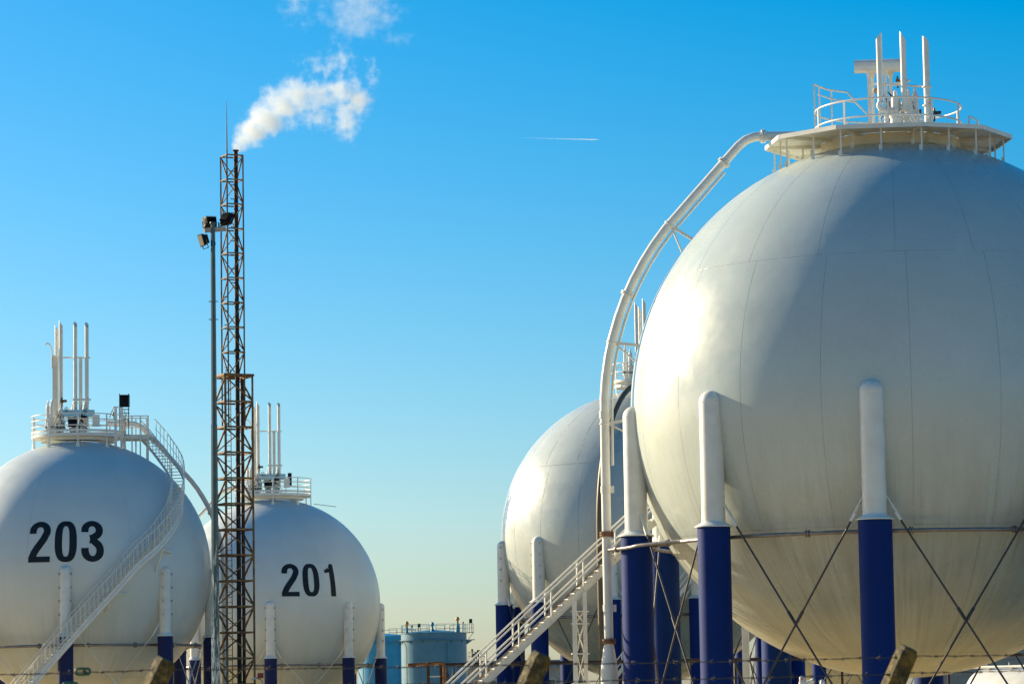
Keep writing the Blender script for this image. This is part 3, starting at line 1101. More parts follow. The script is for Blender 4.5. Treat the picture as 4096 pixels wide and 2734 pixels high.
# ------------------------------------------------------------------ stairways
def straight_stair(root, p0, p1, width, name='staircase', n_post=7, rail_h=1.1, stringer=0.24, mat=None, rails=(0.5, 1.0), step=0.21, tread_d=0.26):
    """flight from p0 (foot) to p1 (head); near and far side get a stringer, posts and bar rails"""
    mat = mat or M['white']
    p0, p1 = Vector(p0), Vector(p1)
    d = p1 - p0
    h = Vector((d.x, d.y, 0)).normalized()
    side = Vector((h.y, -h.x, 0))                 # to the right of the climb = towards the camera when climbing to the right
    up = Vector((0, 0, 1))
    def string(sg):
        s = MB()
        o = side * (sg * width / 2)
        s.bar(p0 + o, p1 + o, 0.025, stringer, up)
        for e in (-1, 1):
            off = up * (e * stringer / 2 / math.cos(math.atan2(d.z, math.hypot(d.x, d.y)))) * 0.72
            s.bar(p0 + o + off + side * (sg * 0.03), p1 + o + off + side * (sg * 0.03), 0.08, 0.018, up)
        return s
    st = string(1).build(name, mat, root)
    string(-1).build('stringer', mat, st)
    n = int(abs(d.z) / step)
    for i in range(1, n + 1):
        c = p0.lerp(p1, i / n) + up * 0.06
        q = beam('tread', c - side * (width / 2 - 0.02), c + side * (width / 2 - 0.02), tread_d, 0.035, mat, st)
    for sg in (-1, 1):
        o = side * (sg * (width / 2 + 0.03))
        for i in range(n_post + 1):
            c = p0.lerp(p1, (i + 0.3) / (n_post + 0.6)) + o
            beam('rail_post', c, c + up * rail_h, 0.06, 0.05, mat, st, up=h)
        for lv in rails:
            beam('handrail' if lv == 1.0 else 'mid_rail', p0 + o + up * rail_h * lv, p1 + o + up * rail_h * lv, 0.05, 0.06, mat, st)
    return st


# near rail foot points measured on the photograph, at the depth of the riser
s_hi = big.loc(2353, 2340, 0.10)
s_lo = big.loc(1965, 2706, -1.35)
dd = (s_hi - s_lo)
p_foot = s_lo - dd * (s_lo.z / dd.z - 0.0)
p_head = s_hi + dd * 0.72
h2 = Vector((dd.x, dd.y, 0)).normalized()
side2 = Vector((h2.y, -h2.x, 0))
cshift = -side2 * 0.43
bs = straight_stair(BR, p_foot + cshift, p_head + cshift, 0.8, n_post=int((p_head - p_foot).length / 1.76), rail_h=1.12, rails=(0.52, 1.0))
# pipe conduits clipped along the inside of the far stringer
for k in range(3):
    o = cshift + side2 * (-0.30 + 0.05 * k) + Vector((0, 0, 0.14 + 0.05 * k))
    MB().tube([p_foot + o, p_head + o], 0.018, 6).build('conduit', M['ring'], bs)
# landing at the head
ld = p_head + cshift
MB().box(ld + h2 * 0.5 + Vector((0, 0, 0.03)), (1.2, 1.0, 0.06), math.atan2(h2.y, h2.x)).build('landing', M['white'], bs)
# trestle under the flight
tx0, tx1 = big.loc(2301, 2600, -0.3), big.loc(2345, 2600, 0.2)


def stair_z(x):
    return p_foot.z + (x - p_foot.x) / dd.x * dd.z


tr = MB().box((tx0.x, -0.35, (stair_z(tx0.x) - 0.12) / 2), (0.16, 0.14, stair_z(tx0.x) - 0.12)).box((tx1.x, -0.05, (stair_z(tx1.x) - 0.12) / 2), (0.14, 0.14, stair_z(tx1.x) - 0.12)).build('trestle', M['white'], BR)
zz = 0.2
tops = stair_z(tx0.x) - 0.5
k = 0
while zz < tops:
    z2 = min(zz + 1.12, tops)
    a, b_ = Vector((tx0.x, -0.35, zz)), Vector((tx1.x, -0.05, zz))
    up = Vector((0, 0, z2 - zz))
    beam('tie', a + up + Vector((-0.14, 0, 0)), b_ + up + Vector((0.14, 0, 0)), 0.05, 0.05, M['white'], tr)
    beam('diagonal', a + Vector((0.06, -0.03, 0.05)), b_ + up + Vector((-0.06, -0.03, -0.05)), 0.012, 0.06, M['white'], tr)
    beam('diagonal', b_ + Vector((-0.06, 0.03, 0.05)), a + up + Vector((0.06, 0.03, -0.05)), 0.012, 0.06, M['white'], tr)
    zz = z2 + (0.001 if z2 < tops else 1)

# ------------------------------------------------------------------ TANK 2: behind it, to the left of the first
mid = Frame(2589, 2144, F_PX * 10 / 584)
RM, ZM = 10.0, mid.zc
MR = mid.root('spherical_tank')
tag(MR, 'white spherical gas tank on blue columns half hidden behind the largest tank', 'gas tank', 'spherical gas tanks')
paint_mid = tank_paint('cream_tank_paint_mid', tuple(mid.c), RM, (0.50, 0.55, 0.53), (0.26, 0.20, 0.12), 0.5, 0.26)
shell(MR, RM, ZM, [(66, 27, 20, 5.0), (27, -30, 20, 9.0), (-30, -66, 20, 5.0)], 66, paint_mid, 0.028)
columns(MR, RM, ZM, [-79.4 + 32.727 * k for k in range(11)], 0.42, 0.585, ZM - 0.2, ZM - 4.55, M['blue_sleeve'], RM - 0.02, brackets=True, z_gus=ZM - 4.0)
ring_pipe(MR, RM * 0.93, ZM - 5.6, 0.10, M['ring'], 16, 2.0)
riser(MR, RM, ZM, -17.5, 0.19, M['brown'], ZM + 10.9, 1.045, 2.3, hug=True, companion=False, base=False, brackets=False)
ZDM = ZM + 10.55
pm = MB().lathe([(1.6, ZDM - 0.05), (2.25, ZDM - 0.05), (2.25, ZDM + 0.12), (1.6, ZDM + 0.12)], n=48, sharp=True).lathe([(2.0, ZDM - 0.05), (2.05, ZDM - 0.35), (1.95, ZDM - 0.35)], n=48, sharp=True).build('top_platform', M['white'], MR)
arc_rail(pm, 2.2, ZDM + 0.1, 0, 360, 1.15, M['white'], 12, (0.5, 1.0), 0.035, drop=1.1)
for x, y, zt, r in ((-0.45, -0.3, 5.6, 0.12), (0.1, 0.2, 5.9, 0.12), (-0.2, 0.6, 5.4, 0.12)):
    vent(MR, (x, y, 0), ZDM, ZDM + zt, r, M['white'], 0.4, 0.0)
for x, y, h in ((-0.9, -0.7, 2.2), (-1.25, 0.0, 2.6), (-0.4, -1.0, 2.0)):
    relief_valve(MR, (x, y, ZDM + 0.1), h, 0.15, M['white'])
m0 = mid.loc(2300, 2762, -10.9)
m1 = mid.loc(2785, 2290, -10.9)
straight_stair(MR, (m0.x, -11.2, 0.05), (m1.x, -10.9, m1.z), 0.8, n_post=8, rail_h=1.0)

# a further tank whose foot alone shows beneath the first
far = Frame(3400, 2320, F_PX * 10 / 440)
FR_ = far.root('spherical_tank')
tag(FR_, 'distant spherical tank whose underside and columns show below the largest tank', 'gas tank', 'spherical gas tanks')
paint_far = tank_paint('cream_tank_paint_far', tuple(far.c), 10, (0.50, 0.55, 0.53), (0.26, 0.20, 0.12), 0.5, 0.3)
shell(FR_, 10.0, far.zc, [(66, 28, 20, 0.4), (28, -28, 20, 2.7), (-28, -66, 20, 0.4)], 66, paint_far, 0.05)
columns(FR_, 10.0, far.zc, [-17 + 36 * k for k in range(10)], 0.42, 0.62, far.zc + 0.1, far.zc - 4.66, M['blue_sleeve'], 9.98)

# ------------------------------------------------------------------ TANKS 203 and 201
R2 = 7.6
t203 = Frame(317, 2287, F_PX * R2 / 525)
t201 = Frame(1096, 2420, F_PX * R2 / 425)
ROOT3 = t203.root('spherical_tank')
tag(ROOT3, 'white spherical gas tank numbered 203 with winding stair and slate columns', 'gas tank', 'spherical gas tanks')
ROOT1 = t201.root('spherical_tank')
tag(ROOT1, 'white spherical gas tank numbered 201 standing behind the rusty lattice mast', 'gas tank', 'spherical gas tanks')


def small_tank(fr, root, name, offs, num, num_px, platform_extra):
    z = fr.zc
    paint = tank_paint('white_tank_paint_' + name, tuple(fr.c), R2, (0.585, 0.635, 0.635), (0.30, 0.28, 0.17), 0.35, 0.36)
    shell(root, R2, z, [(54, 3.2, 16, offs + 6), (3.2, -52, 16, offs + 17)], 54, paint, 0.010)
    columns(root, R2, z, [offs + 45 * k for k in range(8)], 0.325, 0.435, z + 0.06, z - 3.86, M['slate_sleeve'], R2 - 0.03, brackets=True, brace_r=0.022, z_gus=z - 3.3, flare=0.05)
    ring_pipe(root, R2 * 0.915, z - 4.35, 0.085, M['ring'], 16, 4.0)
    c = fr.hit(num_px[0], num_px[1], R2)
    number(root, R2, z, num, c, 2.32, 0.637)
    zd = z + R2 + 0.28
    pl = MB().lathe([(1.7, zd - 0.16), (2.72, zd - 0.16), (2.72, zd - 0.01), (1.7, zd - 0.01)], n=60, sharp=True).build('top_platform', M['deck'], root)
    MB().lathe([(2.74, zd - 0.16), (2.74, zd + 0.02)], n=60).lathe([(2.74, zd + 0.08), (2.74, zd + 0.22)], n=60).build('toe_board', M['white'], pl)
    MB().lathe([(2.2, zd - 0.16), (2.2, zd - 0.36)], n=48).build('skirt', M['white'], pl)
    a0, a1 = platform_extra
    arc_rail(pl, 2.74, zd, a0, a1, 1.12, M['white'], 9, (0.4, 0.72, 1.0), 0.028, drop=0.78, foot=True)
    for x, y, zt, r, az in ((-1.28, 0.35, 6.55, 0.11, 0.0), (-1.03, -0.25, 6.75, 0.115, 0.0), (-0.20, -0.2, 6.7, 0.11, -1.3), (0.46, -0.1, 6.68, 0.11, -1.3)):
        v = vent(root, (x, y, 0), zd + 0.6, zd + zt, r, M['white'], 0.34, az)
        MB().lathe([(r, 0.03), (r * 1.4, 0.03), (r * 1.4, -0.03), (r, -0.03)], (x, y, zd + 1.95), 16, sharp=True).build('clamp', M['white'], v)
    for x, y, zt in ((-1.42, 0.15, 4.75), (0.10, 0.15, 4.65)):
        MB().box((x, y, zd + zt / 2), (0.2, 0.2, zt)).build('support_post', M['white'], root)
    MB().bar((-1.55, 0.0, zd + 4.62), (0.66, 0.0, zd + 4.6), 0.07, 0.08).build('tie_bar', M['white'], root)
    MB().bar((-0.35, -0.34, zd + 2.12), (0.68, -0.28, zd + 2.12), 0.05, 0.12).build('tie_bar', M['white'], root)
    gp = [(-1.55, 0.1, zd + 4.0), (-1.55, 0.1, zd + 4.9), (-1.58, 0.1, zd + 5.2), (-1.72, 0.1, zd + 5.42), (-1.9, 0.1, zd + 5.44), (-1.92, 0.1, zd + 5.36)]
    MB().tube(catmull(gp, 4), 0.04, 8).build('gooseneck', M['white'], root)
    for x, y, h, r in ((-1.78, -0.3, 2.05, 0.13), (-1.56, -0.55, 2.1, 0.13), (-1.02, -0.7, 1.75, 0.17), (-0.33, 0.3, 2.0, 0.13), (0.33, 0.3, 2.0, 0.13), (0.15, -0.8, 0.95, 0.14), (-0.3, -0.7, 0.8, 0.13)):
        relief_valve(root, (x, y, zd), h, r, M['white'])
    MB().tube(catmull([(-1.75, -0.5, zd + 0.75), (-1.72, -0.6, zd + 0.5), (-1.5, -0.65, zd + 0.45), (-1.25, -0.6, zd + 0.4), (-1.2, -0.55, zd)], 4), 0.09, 12).build('elbow', M['white'], root)
    MB().box((-0.02, -0.55, zd + 1.28), (1.85, 0.5, 0.40)).build('instrument_canopy', plain('steel_canopy_' + name, (0.42, 0.45, 0.48), 0.18, metal=0.6), root)
    actuator(root, (-0.98, -0.75, zd + 1.98), 0.34, M['brass'], M['black'])
    actuator(root, (0.18, -0.9, zd + 1.05), 0.32, M['black'], M['brass'])
    MB().box((-0.38, -0.95, zd + 0.75), (0.5, 0.3, 0.55)).cyl((-0.3, -1.1, zd + 0.7), (-0.05, -1.1, zd + 0.7), 0.2, n=14).build('valve_operator', M['black'], root)
    for k, (x, zz_) in enumerate(((-0.5, 0.35), (-0.2, 0.2), (0.1, 0.3), (0.35, 0.25), (0.0, 0.55), (0.3, 0.6), (-1.25, 0.6), (-1.1, 0.3))):
        b = MB().cyl((x, -1.0, zd + zz_), (x, -1.15, zd + zz_), 0.075, n=12).cyl((x, -0.98, zd), (x, -0.98, zd + zz_), 0.035, n=8)
        b.build('gauge', (M['brass'], M['dark_steel'], M['white'])[k % 3], root)
    for k, (x, zz_) in enumerate(((-0.72, 1.5), (-0.60, 0.9), (0.35, 1.35))):
        handwheel(root, (x, -1.05, zd + zz_), (0.6, -1, 0), 0.12, M['dark_steel'])
    cables(root, (-1.15, -1.0, zd + 1.2), 1.1, 5, 21)
    cables(root, (0.1, -1.0, zd + 0.8), 0.8, 4, 22)
    MB().box((0.98, -1.55, zd + 0.78), (0.42, 0.16, 0.68)).build('junction_box', M['white'], root)
    return zd, pl


zd3, pl3 = small_tank(t203, ROOT3, 'a', -5.8, '203', (263, 2163), (102, 432))
zd1, pl1 = small_tank(t201, ROOT1, 'b', -2.0, '201', (1244, 2317), (0, 360))
riser(ROOT3, R2, t203.zc, 92, 0.14, M['white'], zd3 + 0.75, 1.1, 1.6, companion=False, base=False, brackets=False)
riser(ROOT1, R2, t201.zc, -95, 0.14, M['white'], zd1 + 0.55, 1.1, 1.6, companion=False, base=False, brackets=False)
MB().box((1.2, -1.3, zd1 + 1.05), (0.28, 0.12, 0.9)).build('warning_board', M['black'], ROOT1)
MB().bar((2.9, -1.6, zd1 - 0.75), (4.5, -1.2, zd1 - 0.95), 0.04, 0.04).build('roof_tube', M['ring'], ROOT1)

# ---- the winding stair of 203
zc3 = t203.zc
lx = t203.loc(560, 1745, 0.0).x
land = MB().box(((2.55 + lx) / 2 + 0.35, -0.15, zd3 - 0.09), (lx - 2.2, 1.5, 0.10)).bar((2.4, -0.9, zd3 - 0.12), (lx + 0.5, -0.9, zd3 - 0.12), 0.05, 0.26).bar((2.4, 0.6, zd3 - 0.12), (lx + 0.5, 0.6, zd3 - 0.12), 0.05, 0.26).build('landing', M['deck'], ROOT3)
for x, y in ((2.45, -0.9), (3.05, -0.9), (lx, -0.9), (lx + 0.45, -0.9), (2.6, 0.6), (3.3, 0.6), (lx + 0.4, 0.6)):
    s = math.sqrt(max(0.0, R2 * R2 - x * x - y * y)) + zc3 - 0.03
    beam('rail_post', (x, y, s), (x, y, zd3 + 1.12), 0.08, 0.08, M['white'], land)
for lv in (0.55, 1.1):
    for y in (-0.9, 0.6):
        rod('guard_rail', (2.45, y, zd3 + lv), (lx + 0.45, y, zd3 + lv), 0.03, M['white'], land, 8)
gate = [(1.75, -2.1, zd3 + 0.9), (2.0, -1.9, zd3 + 1.55), (2.5, -1.2, zd3 + 1.55), (2.75, -1.0, zd3 + 1.1)]
MB().tube(gate, 0.03, 8).build('gate_rail', M['white'], land)
for x, y in ((2.1, -1.75), (2.45, -1.25)):
    beam('gate_post', (x, y, zd3 - 0.75), (x, y, zd3 + 1.55), 0.16, 0.10, M['white'], land)
MB().box((2.0, -0.6, zd3 + 0.12), (1.3, 0.7, 0.05)).build('hatch_cover', M['white'], land)

sp = [(86, 3.95, 7.75), (80, 4.5, 7.15), (72, 5.15, 6.45), (65, 5.85, 5.75), (58, 6.55, 5.05), (49, 7.35, 3.9), (40, 8.0, 2.5), (35, 8.15, 1.75), (29.5, 8.25, 1.0), (22.5, 8.3, 0.2),
      (16, 8.32, -0.8), (5.2, 8.35, -2.5), (-5.3, 8.4, -4.2), (-17, 8.5, -6.2), (-27, 8.7, -7.9), (-34, 8.8, -zc3)]
sp = [Vector(p) for p in sp]
cen = catmull(sp, 12)
cum = [0.0]
for a, b in zip(cen[:-1], cen[1:]):
    cum.append(cum[-1] + abs(b.z - a.z))


def stair_at(h):
    import bisect
    i = min(max(bisect.bisect_left(cum, h), 1), len(cum) - 1)
    t = (h - cum[i - 1]) / max(1e-6, cum[i] - cum[i - 1])
    return cen[i - 1].lerp(cen[i], t)


def SP(v, dr, dz=0.0):
    a, b = R_(v.x), R_(max(v.x, 24 + (v.x - 24) * 0.12))
    return Vector((v.y * math.sin(a) + dr * math.sin(b), -v.y * math.cos(a) - dr * math.cos(b), zc3 + v.z + dz))


inn = [SP(v, -0.40, -0.02) for v in cen]
outn = [SP(v, 0.42, -0.02) for v in cen]
stair3 = None
for line in (outn, inn):
    sm = MB()
    for k in range(0, len(line) - 2, 2):
        sm.bar(line[k], line[min(k + 2, len(line) - 1)], 0.03, 0.17)
    if stair3 is None:
        stair3 = sm.build('staircase', M['white'], ROOT3)
    else:
        sm.build('stringer', M['white'], stair3)
# round tube carrying the lower flight
MB().tube([SP(v, 0.40, -0.22) for v in cen if v.z < 3.6], 0.11, 14).build('carrier_tube', M['white'], stair3)
H = cum[-1]
k = 0
while 0.12 + k * 0.205 < H:
    v = stair_at(0.12 + k * 0.205)
    beam('tread', SP(v, -0.38), SP(v, 0.40), 0.25, 0.03, M['white'], stair3)
    k += 1
k = 0
while 0.1 + k * 0.27 < H:
    v = stair_at(0.1 + k * 0.27)
    for dr in (-0.42, 0.44):
        rod('baluster', SP(v, dr), SP(v, dr, 1.08), 0.02, M['white'], stair3, 6)
    k += 1
for dr in (-0.42, 0.44):
    MB().tube([SP(v, dr, 1.08) for v in cen], 0.028, 8).build('handrail', M['white'], stair3)
    MB().tube([SP(v, dr, 0.55) for v in cen], 0.014, 6).build('mid_rail', M['white'], stair3)
for az, hr, z in ((12, 8.3, -1.3), (34, 8.2, 1.3), (-22, 8.6, -7.0), (62, 6.2, 5.2)):
    v = Vector((az, hr, z))
    p = SP(v, 0.1, -0.35)
    d = (p - Vector((0, 0, zc3))).normalized()
    for e in (Vector((0, 0, -0.9)), Vector((0.9 * math.cos(R_(az)), 0.9 * math.sin(R_(az)), -0.05))):
        q = p + e * 1.5
        q = Vector((0, 0, zc3)) + (q - Vector((0, 0, zc3))).normalized() * (R2 - 0.02)
        beam('stair_stay', p, q, 0.09, 0.07, M['white'], stair3)

# floodlight on its frame on 203's platform
fl = t203.root('floodlight')
tag(fl, 'boxy floodlight on a navy ladder frame atop tank 203', 'floodlight')
fx = t203.loc(497, 1680, -0.75)
zf = zd3 - 0.02
MB().box((fx.x, -0.75, zf + 2.02), (0.56, 0.22, 0.66)).box((fx.x + 0.02, -0.62, zf + 2.02), (0.6, 0.06, 0.72)).build('lamp_housing', M['black'], fl)
for sx in (-0.29, 0.29 - 0.06):
    beam('frame_leg', (fx.x + sx + 0.02, -0.9, zf), (fx.x + sx + 0.02, -0.9, zf + 2.42), 0.05, 0.05, M['navy_frame'], fl)
for z in (0.02, 1.28, 1.5):
    beam('frame_bar', (fx.x - 0.3, -0.9, zf + z), (fx.x + 0.3, -0.9, zf + z), 0.05, 0.05, M['navy_frame'], fl)
for sx in (-0.09, 0.09):
    beam('ladder_rail', (fx.x + sx, -0.92, zf), (fx.x + sx, -0.92, zf + 1.35), 0.025, 0.025, M['navy_frame'], fl)
for k in range(14):
    beam('ladder_rung', (fx.x - 0.09, -0.92, zf + 0.08 + k * 0.09), (fx.x + 0.09, -0.92, zf + 0.08 + k * 0.09), 0.02, 0.02, M['navy_frame'], fl)
bl = t203.root('signal_lamp')
tag(bl, 'small brass signal lamp on a bent conduit beside the floodlight frame', 'lamp')
bx = t203.loc(455, 1655, -1.0)
MB().lathe([(0.003, 0.12), (0.08, 0.1), (0.11, 0), (0.08, -0.1), (0.003, -0.12)], bx, 14).build('lamp_body', M['brass'], bl)
MB().tube([bx, bx + Vector((0, 0, -0.3)), bx + Vector((0.3, 0, -0.32)), bx + Vector((0.9, 0, -0.32))], 0.025, 8).build('conduit', M['dark_steel'], bl)

# ------------------------------------------------------------------ rusty lattice mast with steaming stack
ms = Frame(934, 1600, 191.0)
MS = ms.root('lattice_mast')
tag(MS, 'tall rusty lattice mast carrying a thin steaming stack', 'mast')
rot = math.atan2(-0.646, -0.28)


def corners(hd):
    return [Vector((hd * math.cos(rot + math.pi / 2 * k), hd * math.sin(rot + math.pi / 2 * k), 0)) for k in range(4)]


z_top = ms.loc(934, 625).z
z_mid = ms.loc(934, 1508).z
pitch = (z_top - z_mid) / 9
cu, cl = corners(0.705), corners(1.19)
for c in cu:
    beam('mast_leg', c + Vector((0, 0, z_mid - 2 * pitch)), c + Vector((0, 0, z_top)), 0.088, 0.088, M['mast'], MS)
for c in cl:
    beam('mast_leg', c, c + Vector((0, 0, z_mid)), 0.12, 0.12, M['mast'], MS)


def lattice(cs, z0, z1, n, wr, wd):
    for i in range(n + 1):
        z = z0 + (z1 - z0) * i / n
        for k in range(4):
            a, b = cs[k], cs[(k + 1) % 4]
            beam('mast_ring_bar', a + Vector((0, 0, z)), b + Vector((0, 0, z)), wr, wr, M['mast'], MS)
            if i < n:
                zz = z + (z1 - z0) / n
                lo, hi = (a, b) if (i + k) % 2 == 0 else (b, a)
                ins = (lo + hi) * 0.5 * 0.03
                beam('mast_diagonal', lo + Vector((0, 0, z + 0.06)) - ins, hi + Vector((0, 0, zz - 0.06)) - ins, wd, wd * 0.6, M['mast'], MS)


lattice(cu, z_mid, z_top, 9, 0.07, 0.075)
nl = int(round((z_mid - 0.2) / pitch))
lattice(cl, 0.2, z_mid, nl, 0.10, 0.10)
for k in range(4):
    a, b = cl[k], cl[(k + 1) % 4]
    beam('platform_edge', a * 1.08 + Vector((0, 0, z_mid + 0.07)), b * 1.08 + Vector((0, 0, z_mid + 0.07)), 0.06, 0.12, M['mast'], MS)
sx = ms.loc(948, 1300).x
zst = ms.loc(943, 600).z
stk = MB().cyl((sx, 0.0, 0), (sx, 0.0, zst), 0.135, 0.125, 20, caps=False).lathe([(0.125, zst - 0.1), (0.19, zst - 0.04), (0.19, zst), (0.095, zst), (0.095, zst - 0.6)], (sx, 0, 0), 20, sharp=True).build('stack_pipe', M['stack'], MS)
for y in (1210, 1400):
    MB().lathe([(0.12, -0.05), (0.2, -0.05), (0.2, 0.05), (0.12, 0.05)], (sx, 0, ms.loc(948, y).z), 18, sharp=True).build('flange', M['stack'], stk)
rod('flow_pipe', (sx + 0.27, 0.12, 0), (sx + 0.27, 0.12, z_mid - 0.1), 0.10, M['rust_dark'], MS, 16)
ar = cu[1]
fr_c = min(cu, key=lambda c: c.y)
ant = MB().cyl(fr_c + Vector((0, 0, z_top)), fr_c + Vector((0, 0, ms.loc(908, 520).z)), 0.045, 0.03, 8).cyl(fr_c + Vector((0, 0, ms.loc(908, 520).z)), fr_c + Vector((0, 0, ms.loc(908, 412).z)), 0.03, 0.008, 8).build('lightning_rod', M['dark_steel'], MS)
for zi in range(int(z_mid / 0.3)):
    rod('ladder_rung', (-0.42, -0.55, 0.3 + zi * 0.3), (-0.16, -0.55, 0.3 + zi * 0.3), 0.014, M['mast'], MS, 6)
for x in (-0.42, -0.16):
    rod('ladder_rail', (x, -0.55, 0.1), (x, -0.55, z_mid + 0.4), 0.025, M['mast'], MS, 6)
for i in range(16):
    z = z_top - 0.9 - i * 0.82
    side = -1 if i < 8 else 1
    xx = sx - 0.12 if i < 9 else -0.5
    beam('step_peg', (xx, -0.05, z), (xx - 0.2 if i < 9 else xx + 0.18, -0.05, z + 0.03), 0.04, 0.05, M['mast'], MS)
rl = ms.loc(1042, 2700, -0.6)
lampm = MB().box(rl, (0.34, 0.25, 0.3)).build('red_lamp', M['red'], MS)
MB().tube(catmull([ms.loc(1012, 2712, -0.6), ms.loc(1032, 2712, -0.6), ms.loc(1048, 2720, -0.6), ms.loc(1046, 2738, -0.6), ms.loc(1022, 2736, -0.6)], 4), 0.02, 6).build('lamp_cable', M['dark_steel'], lampm)
MB().bar(ms.loc(1005, 2716, -0.6), ms.loc(1040, 2704, -0.6), 0.08, 0.1).build('lamp_arm', M['white_old'], lampm)

# ------------------------------------------------------------------ floodlight pole with flaking paint
lpf = Frame(858, 1900, 120.0)
LP = lpf.root('light_pole')
tag(LP, 'tall flaking teal light pole with three floodlights in front of the lattice mast', 'light pole')
zt = lpf.loc(846, 893).z
r0, r1 = 0.165, 0.078
prof = []
zs = [0, zt * 0.22, zt * 0.221, zt * 0.62, zt * 0.621, zt]
rs_ = [0.19, 0.168, 0.155, 0.122, 0.110, 0.088]
bm = MB()
nn = 8
for i in range(len(zs) - 1):
    if zs[i + 1] - zs[i] < 0.05:
        continue
    lo = [Vector((rs_[i] * math.cos(2 * math.pi * (k + .5) / nn), rs_[i] * math.sin(2 * math.pi * (k + .5) / nn), zs[i])) for k in range(nn)]
    hi = [Vector((rs_[i + 1] * math.cos(2 * math.pi * (k + .5) / nn), rs_[i + 1] * math.sin(2 * math.pi * (k + .5) / nn), zs[i + 1])) for k in range(nn)]
    bm.add(lo + hi, [(k, (k + 1) % nn, nn + (k + 1) % nn, nn + k) for k in range(nn)])
bm.build('pole_shaft', M['pole'], LP)
MB().lathe([(0.10, zt - 0.04), (0.12, zt), (0.10, zt + 0.05), (0.003, zt + 0.06)], n=10, sharp=True).build('pole_cap', M['pole'], LP)
for y in (1205, 1277):
    z = lpf.loc(855, y).z
    rod('pole_bolt', (-0.17, 0, z), (0.17, 0, z), 0.018, M['dark_steel'], LP, 6)
za = lpf.loc(846, 917).z
MB().bar((-0.32, -0.12, za - 0.06), (0.46, 0.24, za + 0.05), 0.09, 0.17).build('crossarm', M['concrete'], LP)


def floodlight(c, fwd, w, h, d, ribs):
    """wedge-shaped housing: broad glass in front, narrower ribbed back"""
    c, fwd = Vector(c), Vector(fwd).normalized()
    side = fwd.cross(Vector((0, 0, 1))).normalized()
    up = side.cross(fwd).normalized()
    fq = [c + side * (a * w / 2) + up * (b * h / 2) + fwd * d / 2 for a, b in ((-1, -1), (1, -1), (1, 1), (-1, 1))]
    bq = [c + side * (a * w * 0.36) + up * (b * h * 0.33) - fwd * d / 2 for a, b in ((-1, -1), (1, -1), (1, 1), (-1, 1))]
    o = MB().add(fq + bq, [(0, 1, 2, 3), (7, 6, 5, 4), (1, 0, 4, 5), (2, 1, 5, 6), (3, 2, 6, 7), (0, 3, 7, 4)]).build('floodlight', M['black'], LP)
    e = fwd * (d / 2 + 0.004)
    gq = [c + side * (a * w * 0.44) + up * (b * h * 0.42) + e for a, b in ((-1, -1), (1, -1), (1, 1), (-1, 1))]
    MB().prism(gq, fwd * 0.012).build('lamp_glass', M['glass'], o)
    for k in range(ribs):
        x = (k / (ribs - 1) - 0.5) * 0.66
        MB().bar(c + side * (x * w) + up * h * 0.36 - fwd * d * 0.52, c + side * (x * w) - up * h * 0.36 - fwd * d * 0.52, 0.012, 0.08, fwd).build('cooling_fin', M['black'], o)
    MB().tube([c - side * w * 0.55, c - side * w * 0.55 - up * h * 0.7, c + side * w * 0.55 - up * h * 0.7, c + side * w * 0.55], 0.02, 6).build('yoke', M['dark_steel'], o)
    return o


q = lpf.loc(848, 886, 0.25)
floodlight(q + Vector((-0.06, 0.1, 0.0)), (-0.25, 0.9, -0.35), 0.54, 0.44, 0.30, 9)
q = lpf.loc(908, 874, 0.3)
floodlight(q, (0.65, 0.55, -0.5), 0.54, 0.46, 0.22, 7)
q = lpf.loc(814, 959, -0.05)
floodlight(q, (-0.86, -0.35, -0.28), 0.44, 0.46, 0.2, 7)
MB().tube(catmull([lpf.loc(855, 960, -0.05), lpf.loc(860, 968, -0.05), lpf.loc(860, 980, -0.05), lpf.loc(855, 988, -0.05)], 4), 0.018, 6).build('cable', M['black'], LP)

